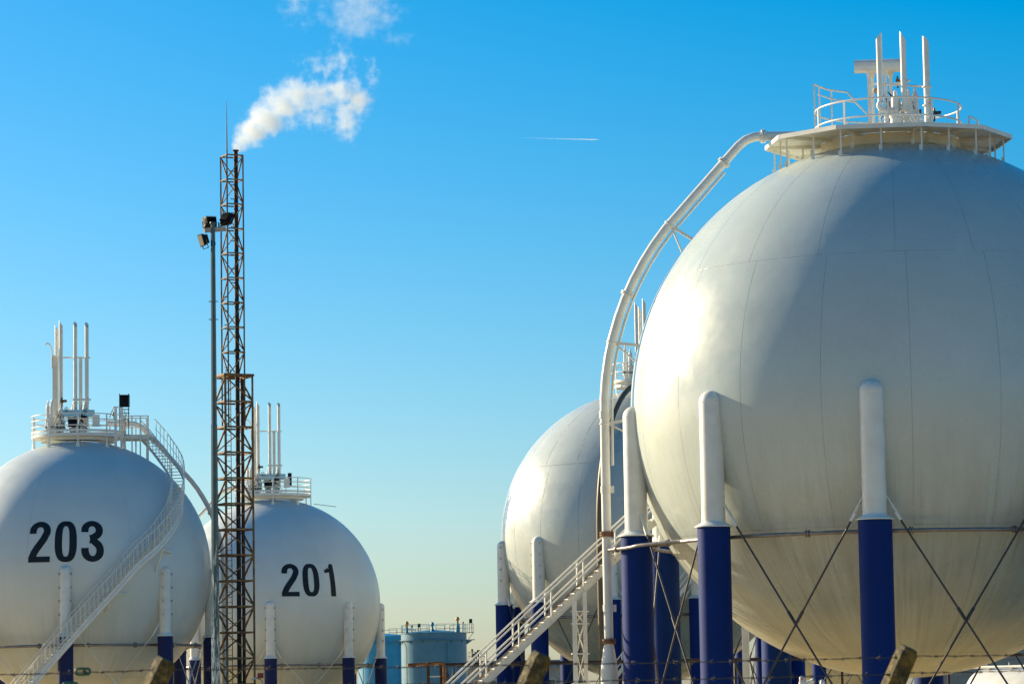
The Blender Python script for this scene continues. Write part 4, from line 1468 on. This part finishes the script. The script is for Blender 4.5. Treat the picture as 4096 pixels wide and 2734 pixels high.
# ------------------------------------------------------------------ two far cylindrical tanks
def far_tank(fr, name, label, r, ztop, mat, rail, seed, lit_items):
    rt = fr.root(name)
    tag(rt, label, 'storage tank', 'cylindrical tanks far behind')
    MB().lathe([(r, 0), (r, ztop)], n=64).lathe([(r, ztop), (r * 0.6, ztop + 0.25), (0.01, ztop + 0.45)], n=64, sharp=True).build('tank_wall', mat, rt)
    zg = ztop - 0.95
    gi = MB().lathe([(r, zg - 0.04), (r + 0.22, zg - 0.04), (r + 0.22, zg + 0.04), (r, zg + 0.04)], n=64, sharp=True).build('wind_girder', mat, rt)
    MB().lathe([(r, ztop - 0.06), (r + 0.10, ztop - 0.06), (r + 0.10, ztop + 0.03), (r, ztop + 0.03)], n=64, sharp=True).build('roof_rim', mat, rt)
    for k in range(14):
        a = R_(k * 360 / 14 + 6)
        o_ = Vector((math.sin(a), -math.cos(a), 0))
        MB().prism([o_ * r + Vector((0, 0, zg - 0.04)), o_ * (r + 0.2) + Vector((0, 0, zg - 0.04)), o_ * r + Vector((0, 0, zg - 0.5))], Vector((math.cos(a), math.sin(a), 0)) * 0.03).build('girder_bracket', mat, gi)
    rr = MB().lathe([(r - 0.06, ztop + 0.08), (r, ztop + 0.08)], n=48).build('roof_railing', rail, rt)
    for a0, a1 in ((-200, -8), (4, 150)):
        arc_rail(rr, r - 0.03, ztop, a0, a1, 1.12, rail, int((a1 - a0) / 15), (0.5, 1.0), 0.03, post_w=0.06)
    # down pipe on the sunny side and a riser seam
    for a in (-52, 24):
        o_ = Vector((math.sin(R_(a)), -math.cos(R_(a)), 0))
        MB().tube([o_ * (r + 0.25) + Vector((0, 0, zg)) - Vector((0.35, 0, 0)) * (a < 0), o_ * (r + 0.22) + Vector((0, 0, zg - 1.0)), o_ * (r + 0.22) + Vector((0, 0, 0))], 0.05, 8).build('down_pipe', M['ring'] if a < 0 else mat, rt)
    for sg in (-1, 1):
        MB().bar((sg * (r - 0.1), 0, zg), (sg * (r + 1.1), 0, zg + 0.03), 0.12, 0.10).prism([Vector((sg * r, 0, zg - 0.05)), Vector((sg * (r + 0.8), 0, zg - 0.05)), Vector((sg * r, 0, zg - 0.6))], (0, 0.04, 0)).build('side_outlet', mat, rt)
    return rt, rr


tp = Frame(1736, 2600, 440.0)
r_p = 131 * 440 / F_PX
z_p = tp.loc(1736, 2528, -r_p).z
TP, TPR = far_tank(tp, 'storage_tank', 'pale blue cylindrical storage tank with roof railing, far behind', r_p, z_p, M['pale_tank'], M['cyan_rail'], 1, None)
for X, Y, m_ in ((890, 548, 'yellow'), (1685, 478, 'yellow'), (1290, 560, 'cyan')):
    q = tp.loc(1400 + X * 0.2554, 2350 + Y * 0.2554, -r_p * 0.6)
    o = MB().lathe([(0.003, 0.26), (0.13, 0.22), (0.20, 0.08), (0.26, 0.0), (0.25, -0.14), (0.14, -0.26), (0.12, -0.6)], q, 14).build('roof_vent', M[m_], TP)
    MB().cyl((q.x, q.y, z_p), q - Vector((0, 0, 0.55)), 0.34 if m_ == 'cyan' or X > 1500 else 0.22, 0.14, 12).build('vent_stem', M['cyan_rail'], o)
for X, Y, w, h in ((1083, 585, 0.38, 0.48), (1890, 515, 0.42, 0.55), (972, 600, 0.18, 0.25), (1773, 540, 0.16, 0.2)):
    q = tp.loc(1400 + X * 0.2554, 2350 + Y * 0.2554, -r_p * 0.3)
    o = MB().box(q, (w, 0.2, h)).build('roof_floodlight', M['black'], TP)
    for sx_ in (-1, 1):
        beam('lamp_leg', (q.x + sx_ * w * 0.42, q.y, z_p - 0.1), (q.x + sx_ * w * 0.42, q.y, q.z), 0.05, 0.05, M['navy_frame'], o)
q0 = tp.loc(1400 + 1835 * .2554, 2350 + 700 * .2554, -1.0)
sb = MB().box((q0.x + 0.42, -1.0, z_p + 0.02), (0.9, 0.8, 0.06)).bar((q0.x + 0.85, -1.0, z_p), (q0.x + 0.1, -1.0, z_p - 0.9), 0.05, 0.06).build('side_balcony', M['navy_frame'], TP)
for i in range(4):
    beam('balcony_bar', (q0.x + 0.05 + i * 0.27, -1.4, z_p - 0.25 + 0.25), (q0.x + 0.05 + i * 0.27, -1.4, z_p + 1.15), 0.04, 0.04, M['navy_frame'], sb)
for zz_ in (0.6, 1.15):
    beam('balcony_rail', (q0.x, -1.4, z_p + zz_), (q0.x + 0.88, -1.4, z_p + zz_), 0.04, 0.04, M['navy_frame'], sb)

tc = Frame(1549, 2600, 494.0)
r_c = 116 * 494 / F_PX
z_c = tc.loc(1549, 2543, -r_c).z
TC, TCR = far_tank(tc, 'storage_tank', 'bright cyan cylindrical storage tank partly behind tank 201', r_c, z_c, M['cyan'], M['cyan_rail'], 2, None)
q = tc.loc(1528, 2512, -1.0)
o = MB().lathe([(0.003, 0.4), (0.3, 0.3), (0.45, 0.05), (0.3, -0.3), (0.2, -0.5)], q, 14).build('roof_vent', M['cyan'], TC)
MB().cyl((q.x, q.y, z_c), q - Vector((0, 0, 0.4)), 0.3, 0.15, 12).build('vent_stem', M['cyan'], o)
tc2 = Frame(3410, 2700, 300.0)
TC2 = tc2.root('storage_tank')
tag(TC2, 'small teal storage tank glimpsed under the largest tank', 'storage tank')
MB().lathe([(1.6, 0), (1.6, 4.6), (1.2, 4.9), (0.01, 5.0)], n=40, sharp=True).build('tank_wall', M['cyan'], TC2)
MB().lathe([(1.6, 4.4), (1.7, 4.4), (1.7, 4.5), (1.6, 4.5)], n=40, sharp=True).build('rim', M['cyan'], TC2)

# ------------------------------------------------------------------ buildings and walls
bf = Frame(1990, 2700, 360.0)
BL = bf.root('low_building')
tag(BL, 'low concrete building with grey roof between the stair and far tanks', 'building')
xl, xr = bf.loc(1869, 2700).x, bf.loc(2330, 2700).x
zr = bf.loc(1930, 2641).z
MB().box(((xl + xr) / 2, 3, (zr - 0.9) / 2), (xr - xl, 6, zr - 0.9)).build('wall', M['concrete'], BL)
rf = MB().box(((xl + xr) / 2, 3, zr - 0.45), (xr - xl + 0.5, 6.5, 0.9)).build('roof', M['roof'], BL)
for k in range(7):
    x = xl + 1.2 + k * 1.6
    o = MB().box((x, -0.01, zr - 2.6), (0.9, 0.06, 1.1)).build('window_frame', M['white'], BL)
    MB().box((x, -0.05, zr - 2.6), (0.76, 0.03, 0.96)).build('pane', M['glass'], o)
for X, Y, w, h in ((1545, 555, .5, 4), (1580, 665, 1.0, 1.6), (1620, 630, 0.8, 1.2), (1672, 600, 1.1, 1.6), (1690, 690, 0.5, 2.0)):
    q = bf.loc(1560 + X * .2129, 2480 + Y * .2129, 2)
    MB().box((q.x, 2, (zr + q.z) / 2), (w * 0.16, 0.2, q.z - zr)).box((q.x, 2, q.z), (w * 0.42, 0.3, w * 0.5)).build('roof_lamp', M['dark_steel'], rf)
a, b_ = bf.loc(1560 + 1470 * .2129, 2700).x, bf.loc(1560 + 1850 * .2129, 2700).x
rg = MB().bar((a, 1, zr + 1.0), (b_ - 0.9, 1, zr + 1.0), 0.04, 0.04).bar((a, 1, zr + 0.5), (b_ - 0.5, 1, zr + 0.5), 0.04, 0.04).bar((b_ - 0.9, 1, zr + 1.0), (b_, 1, zr), 0.04, 0.04).build('roof_railing', M['dark_steel'], BL)
for k in range(12):
    x = a + (b_ - a) * k / 12
    beam('rail_post', (x, 1, zr), (x, 1, zr + 1.0), 0.03, 0.03, M['dark_steel'], rg)

wf = Frame(4020, 2650, 205.0)
WL = wf.root('block_wall')
tag(WL, 'grey concrete block wall behind the white vessel at lower right', 'wall')
zwall = wf.loc(4040, 2585).z
x0, x1 = wf.loc(3700, 2650).x, wf.loc(4330, 2650).x
MB().box(((x0 + x1) / 2, 0.14, zwall / 2), (x1 - x0, 0.2, zwall)).build('wall_core', M['concrete'], WL)
bw, bh = 1.0, 0.5
me = MB().box((0, 0, 0), (bw - 0.02, 0.09, bh - 0.02)).mesh('block', M['concrete'])
row = 0
z = bh / 2
while z < zwall:
    x = x0 + (bw / 2 if row % 2 else 0)
    while x < x1:
        o = bpy.data.objects.new('block', me)
        COL.objects.link(o)
        o.parent = WL
        o.location = (x, random.uniform(-0.012, 0.006), z)
        x += bw
    z += bh
    row += 1

# ------------------------------------------------------------------ pipes
pf = Frame(2600, 2640, 190.0)
PL = pf.root('pipeline')
tag(PL, 'long dark brown pipeline running level behind the blue columns', 'pipe')
zp = pf.loc(2230, 2648).z
xa, xb = pf.loc(1782, 2655).x, pf.loc(4200, 2620).x
MB().cyl((xa, 0, zp), (xb, 0, zp), 0.092, n=14).build('pipe', M['rust_dark'], PL)
for k in range(6):
    x = xa + 4.5 + k * 6.1
    MB().box((x, 0.12, (zp - 0.1) / 2), (0.14, 0.14, zp - 0.1)).box((x, 0.05, zp - 0.13), (0.3, 0.3, 0.06)).build('support', M['rust_dark'], PL)

rf_ = Frame(1700, 2660, 150.0)
RP = rf_.root('rusty_pipe_loop')
tag(RP, 'bright rusty pipe bending down on posts before the pale storage tank', 'pipe')
pa_, pb_ = rf_.loc(1630, 2659, -0.4), rf_.loc(1762, 2649, 0.0)
pc_ = rf_.loc(1777, 2660, 0.0)
path = [pa_, pa_.lerp(pb_, 0.33), pa_.lerp(pb_, 0.66), pb_, Vector((pc_.x - 0.03, 0, pb_.z - 0.05)), Vector((pc_.x, 0, pb_.z - 0.2)), Vector((pc_.x, 0, 1.5)), Vector((pc_.x, 0, 0))]
o = MB().tube(path, 0.082, 14).build('pipe', M['rust'], RP)
for px in (1713, 1764):
    q = rf_.loc(px, 2660, 0.15)
    beam('support_post', (q.x, 0.15, 0), (q.x, 0.15, pb_.z - 0.06), 0.14, 0.14, M['rust_dark'], RP)
q = rf_.loc(1708, 2652, 0)
MB().tube([Vector((q.x, -0.25 + 0.10 * math.cos(t), q.z - 0.02 + 0.10 * math.sin(t))) for t in [2 * math.pi * i / 14 for i in range(14)]], 0.014, 6, closed=True).build('u_bolt', M['dark_steel'], RP)
a_, b2 = rf_.loc(1718, 2704, 0.1), rf_.loc(1762, 2703, 0.1)
MB().cyl(a_, b2, 0.025, n=8).build('tie_tube', M['white_old'], RP)
for px in (1788, 1815):
    q = rf_.loc(px, 2690, 0.6)
    rv = MB().lathe([(0.1, 0.0), (0.1, 0.25), (0.05, 0.3), (0.05, 0.5), (0.09, 0.52), (0.003, 0.56)], (q.x, 0.6, q.z - 0.3), 10, sharp=True).cyl((q.x, 0.6, 0), (q.x, 0.6, q.z - 0.3), 0.05, n=8).build('hydrant_valve', M['dark_steel'], RP)

# white steel post under the first tank
wp = Frame(2983, 2640, 150.0)
WP = wp.root('steel_post')
tag(WP, 'white H-section steel post rising behind the second blue column', 'post')
zt_ = 6.2
MB().box((-0.13, 0, zt_ / 2), (0.05, 0.3, zt_)).box((0.15, 0, zt_ / 2), (0.05, 0.3, zt_)).box((0.01, 0, zt_ / 2), (0.23, 0.04, zt_)).build('post_section', M['white'], WP)
MB().box((0.01, 0, zt_ + 0.02), (0.45, 0.4, 0.04)).build('cap_plate', M['white'], WP)

# horizontal vessel, lower right
hv = Frame(4000, 2720, 160.0)
HV = hv.root('pressure_vessel')
tag(HV, 'white horizontal pressure vessel with a walkway pipe in the lower right corner', 'vessel')
HV.rotation_euler = (0, 0, hv.phi)
ve = hv.loc(3886, 2720, 0)
zc_v, rv_ = 1.75, 1.32
ax = Vector((0.72, -0.69, 0)).normalized()
st = Vector((ve.x + 0.75, 0, zc_v))
prof = [(0.004, -0.9)] + [(rv_ * math.sin(t), -0.9 * math.cos(t)) for t in [math.pi / 2 * k / 8 for k in range(1, 9)]] + [(rv_, 10.0)]
MB().lathe(prof + [(0.01, 10.8)], st, 36, axis=ax).build('vessel_shell', M['white'], HV)
for d_ in (1.2, 8.6):
    c = st + ax * d_
    MB().box((c.x, c.y, 0.45), (0.4, 2.1, 0.9), math.atan2(ax.y, ax.x)).build('saddle', M['concrete'], HV)
o = MB().tube([st + ax * -1.0 + Vector((0, 0, rv_ + 0.07)) + Vector((-0.3, -0.35, 0)), st + ax * 9 + Vector((0, 0, rv_ + 0.07)) + Vector((-0.3, -0.35, 0))], 0.07, 10).build('walkway_pipe', M['white_old'], HV)
for k in range(6):
    c = st + ax * (0.4 + 1.5 * k) + Vector((-0.3, -0.35, rv_ + 0.05))
    MB().bar(c, c + Vector((0.3, 0.3, -0.05)), 0.3, 0.05).cyl(c, c + Vector((0, 0, 0.22)), 0.025, n=6).build('pipe_clip', M['white'], o)

# signal lamps low under the first tank
for kind, px, py, d_, lab in (('warning_beacon', 3208, 2711, 62.0, 'domed pinkish warning beacon low under the largest tank'),
                              ('inspection_camera', 3243, 2722, 62.0, 'cylindrical camera tilted beside the warning beacon'),
                              ('caged_lamp', 3289, 2722, 62.0, 'round caged lamp right of the tilted camera')):
    fr = Frame(px, py, d_)
    rt = fr.root(kind)
    tag(rt, lab, 'beacon' if kind == 'warning_beacon' else ('camera' if kind == 'inspection_camera' else 'lamp'))
    z = fr.zc
    if kind == 'warning_beacon':
        MB().lathe([(0.055, z - 0.07), (0.055, z), (0.05, z + 0.025), (0.03, z + 0.045), (0.002, z + 0.05)], n=18).build('lens', M['beacon'], rt)
        MB().lathe([(0.065, z - 0.14), (0.065, z - 0.07), (0.05, z - 0.068)], n=18, sharp=True).build('base', M['white'], rt)
        MB().box((0.0, -0.052, z - 0.01), (0.03, 0.01, 0.03)).build('bulb', M['red'], rt)
    elif kind == 'inspection_camera':
        MB().cyl((-0.10, 0.03, z - 0.06), (0.055, -0.04, z + 0.02), 0.042, n=16).build('camera_body', M['white'], rt)
        MB().cyl((0.056, -0.041, z + 0.021), (0.075, -0.05, z + 0.03), 0.038, n=16).build('camera_lens', M['ring'], rt)
    else:
        MB().lathe([(0.05, z - 0.08), (0.05, z - 0.02), (0.035, z + 0.02), (0.002, z + 0.03)], n=16).build('globe', M['white'], rt)
        for k in range(2):
            u = Vector((math.cos(k * 1.57), math.sin(k * 1.57), 0))
            MB().tube([u * (0.062 * math.cos(t)) + Vector((0, 0, z - 0.02 + 0.062 * math.sin(t))) for t in [math.pi * i / 12 for i in range(13)]], 0.005, 6).build('cage_wire', M['dark_steel'], rt)
    rod('lamp_post', (0, 0, 0), (0, 0, z - 0.08), 0.03, M['ring'], rt, 10)

# ------------------------------------------------------------------ perimeter fence in front
FD = 20.0
PX_M = F_PX / FD


def fence_post(px, py, label):
    fr = Frame(px, py, FD)
    rt = fr.root('fence_post')
    tag(rt, label, 'fence post', 'cranked concrete fence posts')
    top = Vector((0, 0, fr.zc))
    lean = Vector((math.sin(R_(25)), -0.10, math.cos(R_(25)))).normalized()
    L = 0.46
    foot = top - lean * L
    s = 0.108
    ang = R_(64)
    u = Vector((math.cos(ang), -math.sin(ang), 0))
    u = (u - lean * u.dot(lean)).normalized()
    w = lean.cross(u)
    cs = ((-1, -1), (1, -1), (1, 1), (-1, 1))
    ch = 0.78
    rings = [[Vector((foot.x, foot.y, 0)) + (u * a + w * b) * s / 2 for a, b in cs],
             [foot - Vector((0, 0, 0.03)) + (u * a + w * b) * s / 2 for a, b in cs],
             [foot + lean * 0.04 + (u * a + w * b) * s / 2 for a, b in cs],
             [top - lean * 0.035 + (u * a + w * b) * s / 2 for a, b in cs],
             [top + (u * a + w * b) * s / 2 * ch for a, b in cs]]
    for r in rings[:1]:
        for k in r:
            k.z = 0
    vs = [v for r in rings for v in r]
    fs = []
    for k in range(len(rings) - 1):
        for i in range(4):
            fs.append((k * 4 + i, k * 4 + (i + 1) % 4, (k + 1) * 4 + (i + 1) % 4, (k + 1) * 4 + i))
    fs.append(tuple(range(len(vs) - 4, len(vs))))
    o = MB().add(vs, fs).build('post_shaft', M['post'], rt)
    bv = o.modifiers.new('bevel', 'BEVEL')
    bv.width = 0.006
    bv.segments = 2
    ctr = None
    for k in range(2):
        c = top - lean * (0.085 + 0.115 * k)
        for nrm, sg in ((-u, 1), (w, 1), (-w, 1)):
            if nrm.y < 0.2 and nrm.x < 0.3:
                f = c + nrm * (s / 2 + 0.001)
                MB().cyl(f - nrm * 0.03, f + nrm * 0.002, 0.009, n=12).build('wire_hole', M['black'], o)
    return fr, top, lean


posts = [fence_post(666, 2634, 'mossy concrete fence post in front of tank 203, leaning right'),
         fence_post(2170, 2612, 'mossy concrete fence post in front of the long stair'),
         fence_post(3636, 2588, 'mossy concrete fence post before the largest tank, at right')]


def wire_pt(px, py):
    return at(px, py, FD - 0.02)


barb_b = MB()
for k in range(3):
    barb_b.tube([(-0.006 + k * 0.006, 0.006 * math.cos(t), 0.006 * math.sin(t)) for t in [0, 1.5, 3, 4.5]], 0.0022, 6)
barb_b.cyl((-0.005, -0.003, 0.0), (-0.010, -0.016, 0.014), 0.0020, 0.0006, 6).cyl((0.005, 0.003, 0), (0.012, 0.014, 0.014), 0.0020, 0.0006, 6)
barb_b.cyl((-0.003, 0.003, 0.0), (-0.006, 0.012, -0.015), 0.0020, 0.0006, 6).cyl((0.003, -0.003, 0), (0.010, -0.014, -0.014), 0.0020, 0.0006, 6)
barb_me = barb_b.mesh('barb', M['wire'])


def strand(pxs, label, sag=0.004):
    pts = [wire_pt(*p) for p in pxs]
    base = pts[0].copy()
    base.z = 0
    rt = empty('barbed_wire', base)
    tag(rt, label, 'barbed wire', 'barbed wire strands of the fence')
    dense = []
    for a, b in zip(pts[:-1], pts[1:]):
        n = max(8, int((b - a).length / 0.012))
        for i in range(n):
            t = i / n
            dense.append(a.lerp(b, t) - Vector((0, 0, sag * 4 * t * (1 - t))) + Vector((0, 0, 0.0015 * math.sin(t * 37))))
    dense.append(pts[-1])
    for ph in (0, math.pi):
        path = []
        for i, p in enumerate(dense):
            path.append(p - base + Vector((0, math.cos(i * 0.55 + ph), math.sin(i * 0.55 + ph))) * 0.0021)
        MB().tube(path, 0.0019, 5).build('twisted_wire', M['wire'], rt)
    L = 0.05
    acc = 0
    for a, b in zip(dense[:-1], dense[1:]):
        acc += (b - a).length
        if acc > L:
            acc = 0
            L = random.uniform(0.095, 0.125)
            o = bpy.data.objects.new('barb', barb_me)
            COL.objects.link(o)
            o.parent = rt
            o.location = b - base
            o.rotation_euler = (random.uniform(0, 6), 0, random.uniform(-0.2, 0.2))
    return rt


strand([(-60, 2696), (312, 2687), (612, 2676), (690, 2676), (2150, 2657), (2215, 2655), (3600, 2626), (3670, 2622), (4200, 2613)], 'upper barbed wire strand crossing the whole view')
strand([(-60, 2752), (575, 2742), (640, 2742), (2105, 2728), (2170, 2725), (3565, 2694), (3635, 2689), (4200, 2676)], 'lower barbed wire strand along the bottom edge')
for px, py, lab in ((332, 2684, 'green wire strainer on the upper barbed wire before tank 203'), (282, 2741, 'green wire strainer at the bottom edge before tank 203')):
    c = wire_pt(px, py)
    rt = empty('wire_strainer', (c.x, c.y, 0))
    tag(rt, lab, 'wire strainer', 'green wire strainers')
    c = Vector((0, -0.006, c.z))
    pth = [Vector((0.042 * math.copysign(abs(math.cos(t)) ** 0.5, math.cos(t)), 0, 0.018 * math.copysign(abs(math.sin(t)) ** 0.5, math.sin(t)))) + c for t in [2 * math.pi * i / 24 for i in range(24)]]
    MB().tube(pth, 0.0085, 8, closed=True).build('strainer_body', M['green'], rt)
    MB().cyl(c + Vector((0.01, -0.014, 0)), c + Vector((0.01, 0.014, 0)), 0.010, n=12).build('spool', M['wire'], rt)

# ------------------------------------------------------------------ steam, old steam clouds and a contrail
def steam_mat(name, puffs, dens, nscale, erode, warp=0.5):
    m = bpy.data.materials.new(name)
    m.use_nodes = True
    nt = m.node_tree
    for n in list(nt.nodes):
        nt.nodes.remove(n)
    out = N(nt, 'ShaderNodeOutputMaterial')
    vol = N(nt, 'ShaderNodeVolumePrincipled')
    vol.inputs['Color'].default_value = (0.955, 0.98, 1, 1)
    vol.inputs['Anisotropy'].default_value = 0.0
    tc_ = N(nt, 'ShaderNodeTexCoord')
    P = tc_.outputs['Object']
    wn_ = N(nt, 'ShaderNodeTexNoise')
    wn_.inputs['Scale'].default_value = nscale * 0.55
    wn_.inputs['Detail'].default_value = 3
    nt.links.new(P, wn_.inputs['Vector'])
    s1 = N(nt, 'ShaderNodeVectorMath', operation='SUBTRACT')
    nt.links.new(wn_.outputs['Color'], s1.inputs[0])
    s1.inputs[1].default_value = (0.5, 0.5, 0.5)
    s2 = N(nt, 'ShaderNodeVectorMath', operation='SCALE')
    nt.links.new(s1.outputs[0], s2.inputs[0])
    s2.inputs['Scale'].default_value = warp
    s3 = N(nt, 'ShaderNodeVectorMath', operation='ADD')
    nt.links.new(P, s3.inputs[0])
    nt.links.new(s2.outputs[0], s3.inputs[1])
    acc = None
    for (c, r, wgt) in puffs:
        a = N(nt, 'ShaderNodeVectorMath', operation='SUBTRACT')
        nt.links.new(s3.outputs[0], a.inputs[0])
        a.inputs[1].default_value = c
        b = N(nt, 'ShaderNodeVectorMath', operation='DIVIDE')
        nt.links.new(a.outputs[0], b.inputs[0])
        b.inputs[1].default_value = r
        l = N(nt, 'ShaderNodeVectorMath', operation='LENGTH')
        nt.links.new(b.outputs[0], l.inputs[0])
        mr = N(nt, 'ShaderNodeMapRange')
        nt.links.new(l.outputs['Value'], mr.inputs[0])
        for i, v in ((1, 1.0), (2, 0.0), (3, 0.0), (4, wgt)):
            mr.inputs[i].default_value = v
        if acc is None:
            acc = mr.outputs[0]
        else:
            mx = N(nt, 'ShaderNodeMath', operation='MAXIMUM')
            nt.links.new(acc, mx.inputs[0])
            nt.links.new(mr.outputs[0], mx.inputs[1])
            acc = mx.outputs[0]
    nz = noise(nt, P, nscale, 8, 0.66)
    e1 = N(nt, 'ShaderNodeMath', operation='MULTIPLY_ADD')          # falloff + (noise-0.5)*k
    sb_ = N(nt, 'ShaderNodeMath', operation='SUBTRACT')
    nt.links.new(nz, sb_.inputs[0])
    sb_.inputs[1].default_value = 0.52
    nt.links.new(sb_.outputs[0], e1.inputs[0])
    e1.inputs[1].default_value = erode
    nt.links.new(acc, e1.inputs[2])
    gate_ = N(nt, 'ShaderNodeMapRange')
    nt.links.new(e1.outputs[0], gate_.inputs[0])
    for i, v in ((1, 0.2), (2, 1.25), (3, 0.0), (4, 1.0)):
        gate_.inputs[i].default_value = v
    # nothing outside the puffs
    g2 = N(nt, 'ShaderNodeMapRange')
    nt.links.new(acc, g2.inputs[0])
    for i, v in ((1, 0.0), (2, 0.15), (3, 0.0), (4, 1.0)):
        g2.inputs[i].default_value = v
    pw = N(nt, 'ShaderNodeMath', operation='POWER')
    nt.links.new(gate_.outputs[0], pw.inputs[0])
    pw.inputs[1].default_value = 1.4
    mu = N(nt, 'ShaderNodeMath', operation='MULTIPLY')
    nt.links.new(pw.outputs[0], mu.inputs[0])
    nt.links.new(g2.outputs[0], mu.inputs[1])
    mu2 = N(nt, 'ShaderNodeMath', operation='MULTIPLY')
    nt.links.new(mu.outputs[0], mu2.inputs[0])
    mu2.inputs[1].default_value = dens
    nt.links.new(mu2.outputs[0], vol.inputs['Density'])
    nt.links.new(vol.outputs[0], out.inputs['Volume'])
    try:
        m.cycles.volume_step_rate = 0.25
    except Exception:
        pass
    return m


def steam(name, label, puffs_px, dens, nscale, erode, warp):
    ps = []
    lo, hi = Vector((1e9,) * 3), Vector((-1e9,) * 3)
    for px, py, rx, rz, w, dy in puffs_px:
        c = ms.loc(px, py, dy)
        r = Vector((rx / 69.1, max(rx, rz) / 69.1 * 0.8, rz / 69.1))
        ps.append((c, r, w))
        for i in range(3):
            lo[i] = min(lo[i], c[i] - r[i] - warp * 0.3)
            hi[i] = max(hi[i], c[i] + r[i] + warp * 0.3)
    org = (lo + hi) / 2
    m = steam_mat(name + '_vapour', [(tuple(c - org), tuple(r), w) for c, r, w in ps], dens, nscale, erode, warp)
    b = MB().box((0, 0, 0), tuple(hi - lo))
    o = b.build(name, m)
    o.matrix_world = Matrix.Translation(ms.root_loc) @ Matrix.Rotation(ms.phi, 4, 'Z') @ Matrix.Translation(org)
    tag(o, label, 'steam', kind='stuff')
    return o


steam('steam_plume', 'white steam plume drifting right from the thin stack',
      [(948, 588, 36, 36, 1.5, 0), (975, 560, 58, 58, 1.6, 0), (1010, 522, 86, 84, 1.5, 0), (1065, 475, 112, 108, 1.35, 0), (1125, 425, 125, 118, 1.1, 0.1), (1185, 380, 125, 105, 1.0, 0.1),
       (1270, 385, 150, 120, 0.72, 0.2), (1365, 365, 135, 100, 0.80, 0.2), (1425, 400, 90, 130, 0.85, 0.2), (1385, 470, 90, 150, 0.72, 0.2), (1270, 470, 150, 90, 0.55, 0.1),
       (1310, 265, 170, 110, 0.44, 0.2), (1365, 225, 90, 100, 0.48, 0.2), (1490, 310, 60, 120, 0.42, 0.2)],
      2.8, 1.7, 1.9, 0.85)
steam('steam_cloud', 'torn wisps of old steam at the top edge of the sky',
      [(1440, 40, 230, 150, 0.66, 0), (1430, 105, 180, 90, 0.66, 0), (1550, 65, 110, 80, 0.60, 0.1), (1180, 15, 110, 120, 0.62, 0), (1220, 75, 80, 80, 0.55, 0), (1290, 50, 80, 90, 0.50, 0), (1600, 150, 120, 60, 0.48, 0), (1400, -60, 300, 120, 0.55, 0)],
      1.0, 1.5, 1.8, 0.8)

cd = 7000.0
c0, c1 = at(2080, 551, cd), at(2396, 559, cd)
m = bpy.data.materials.new('contrail_ice')
m.use_nodes = True
nt = m.node_tree
for n_ in list(nt.nodes):
    nt.nodes.remove(n_)
co = N(nt, 'ShaderNodeOutputMaterial')
cv = N(nt, 'ShaderNodeVolumePrincipled')
cv.inputs['Color'].default_value = (1, 1, 1, 1)
cv.inputs['Density'].default_value = 0.22
nt.links.new(cv.outputs[0], co.inputs['Volume'])
org = (c0 + c1) / 2
ct = MB().tube([c0.lerp(c1, t) - org for t in (0, 0.25, 0.5, 0.75, 0.95, 1.0)], [0.25, 0.6, 0.9, 1.2, 1.4, 0.6], 10).build('contrail', m)
ct.location = org
tag(ct, 'thin white contrail in the blue sky right of centre', 'contrail', kind='stuff')
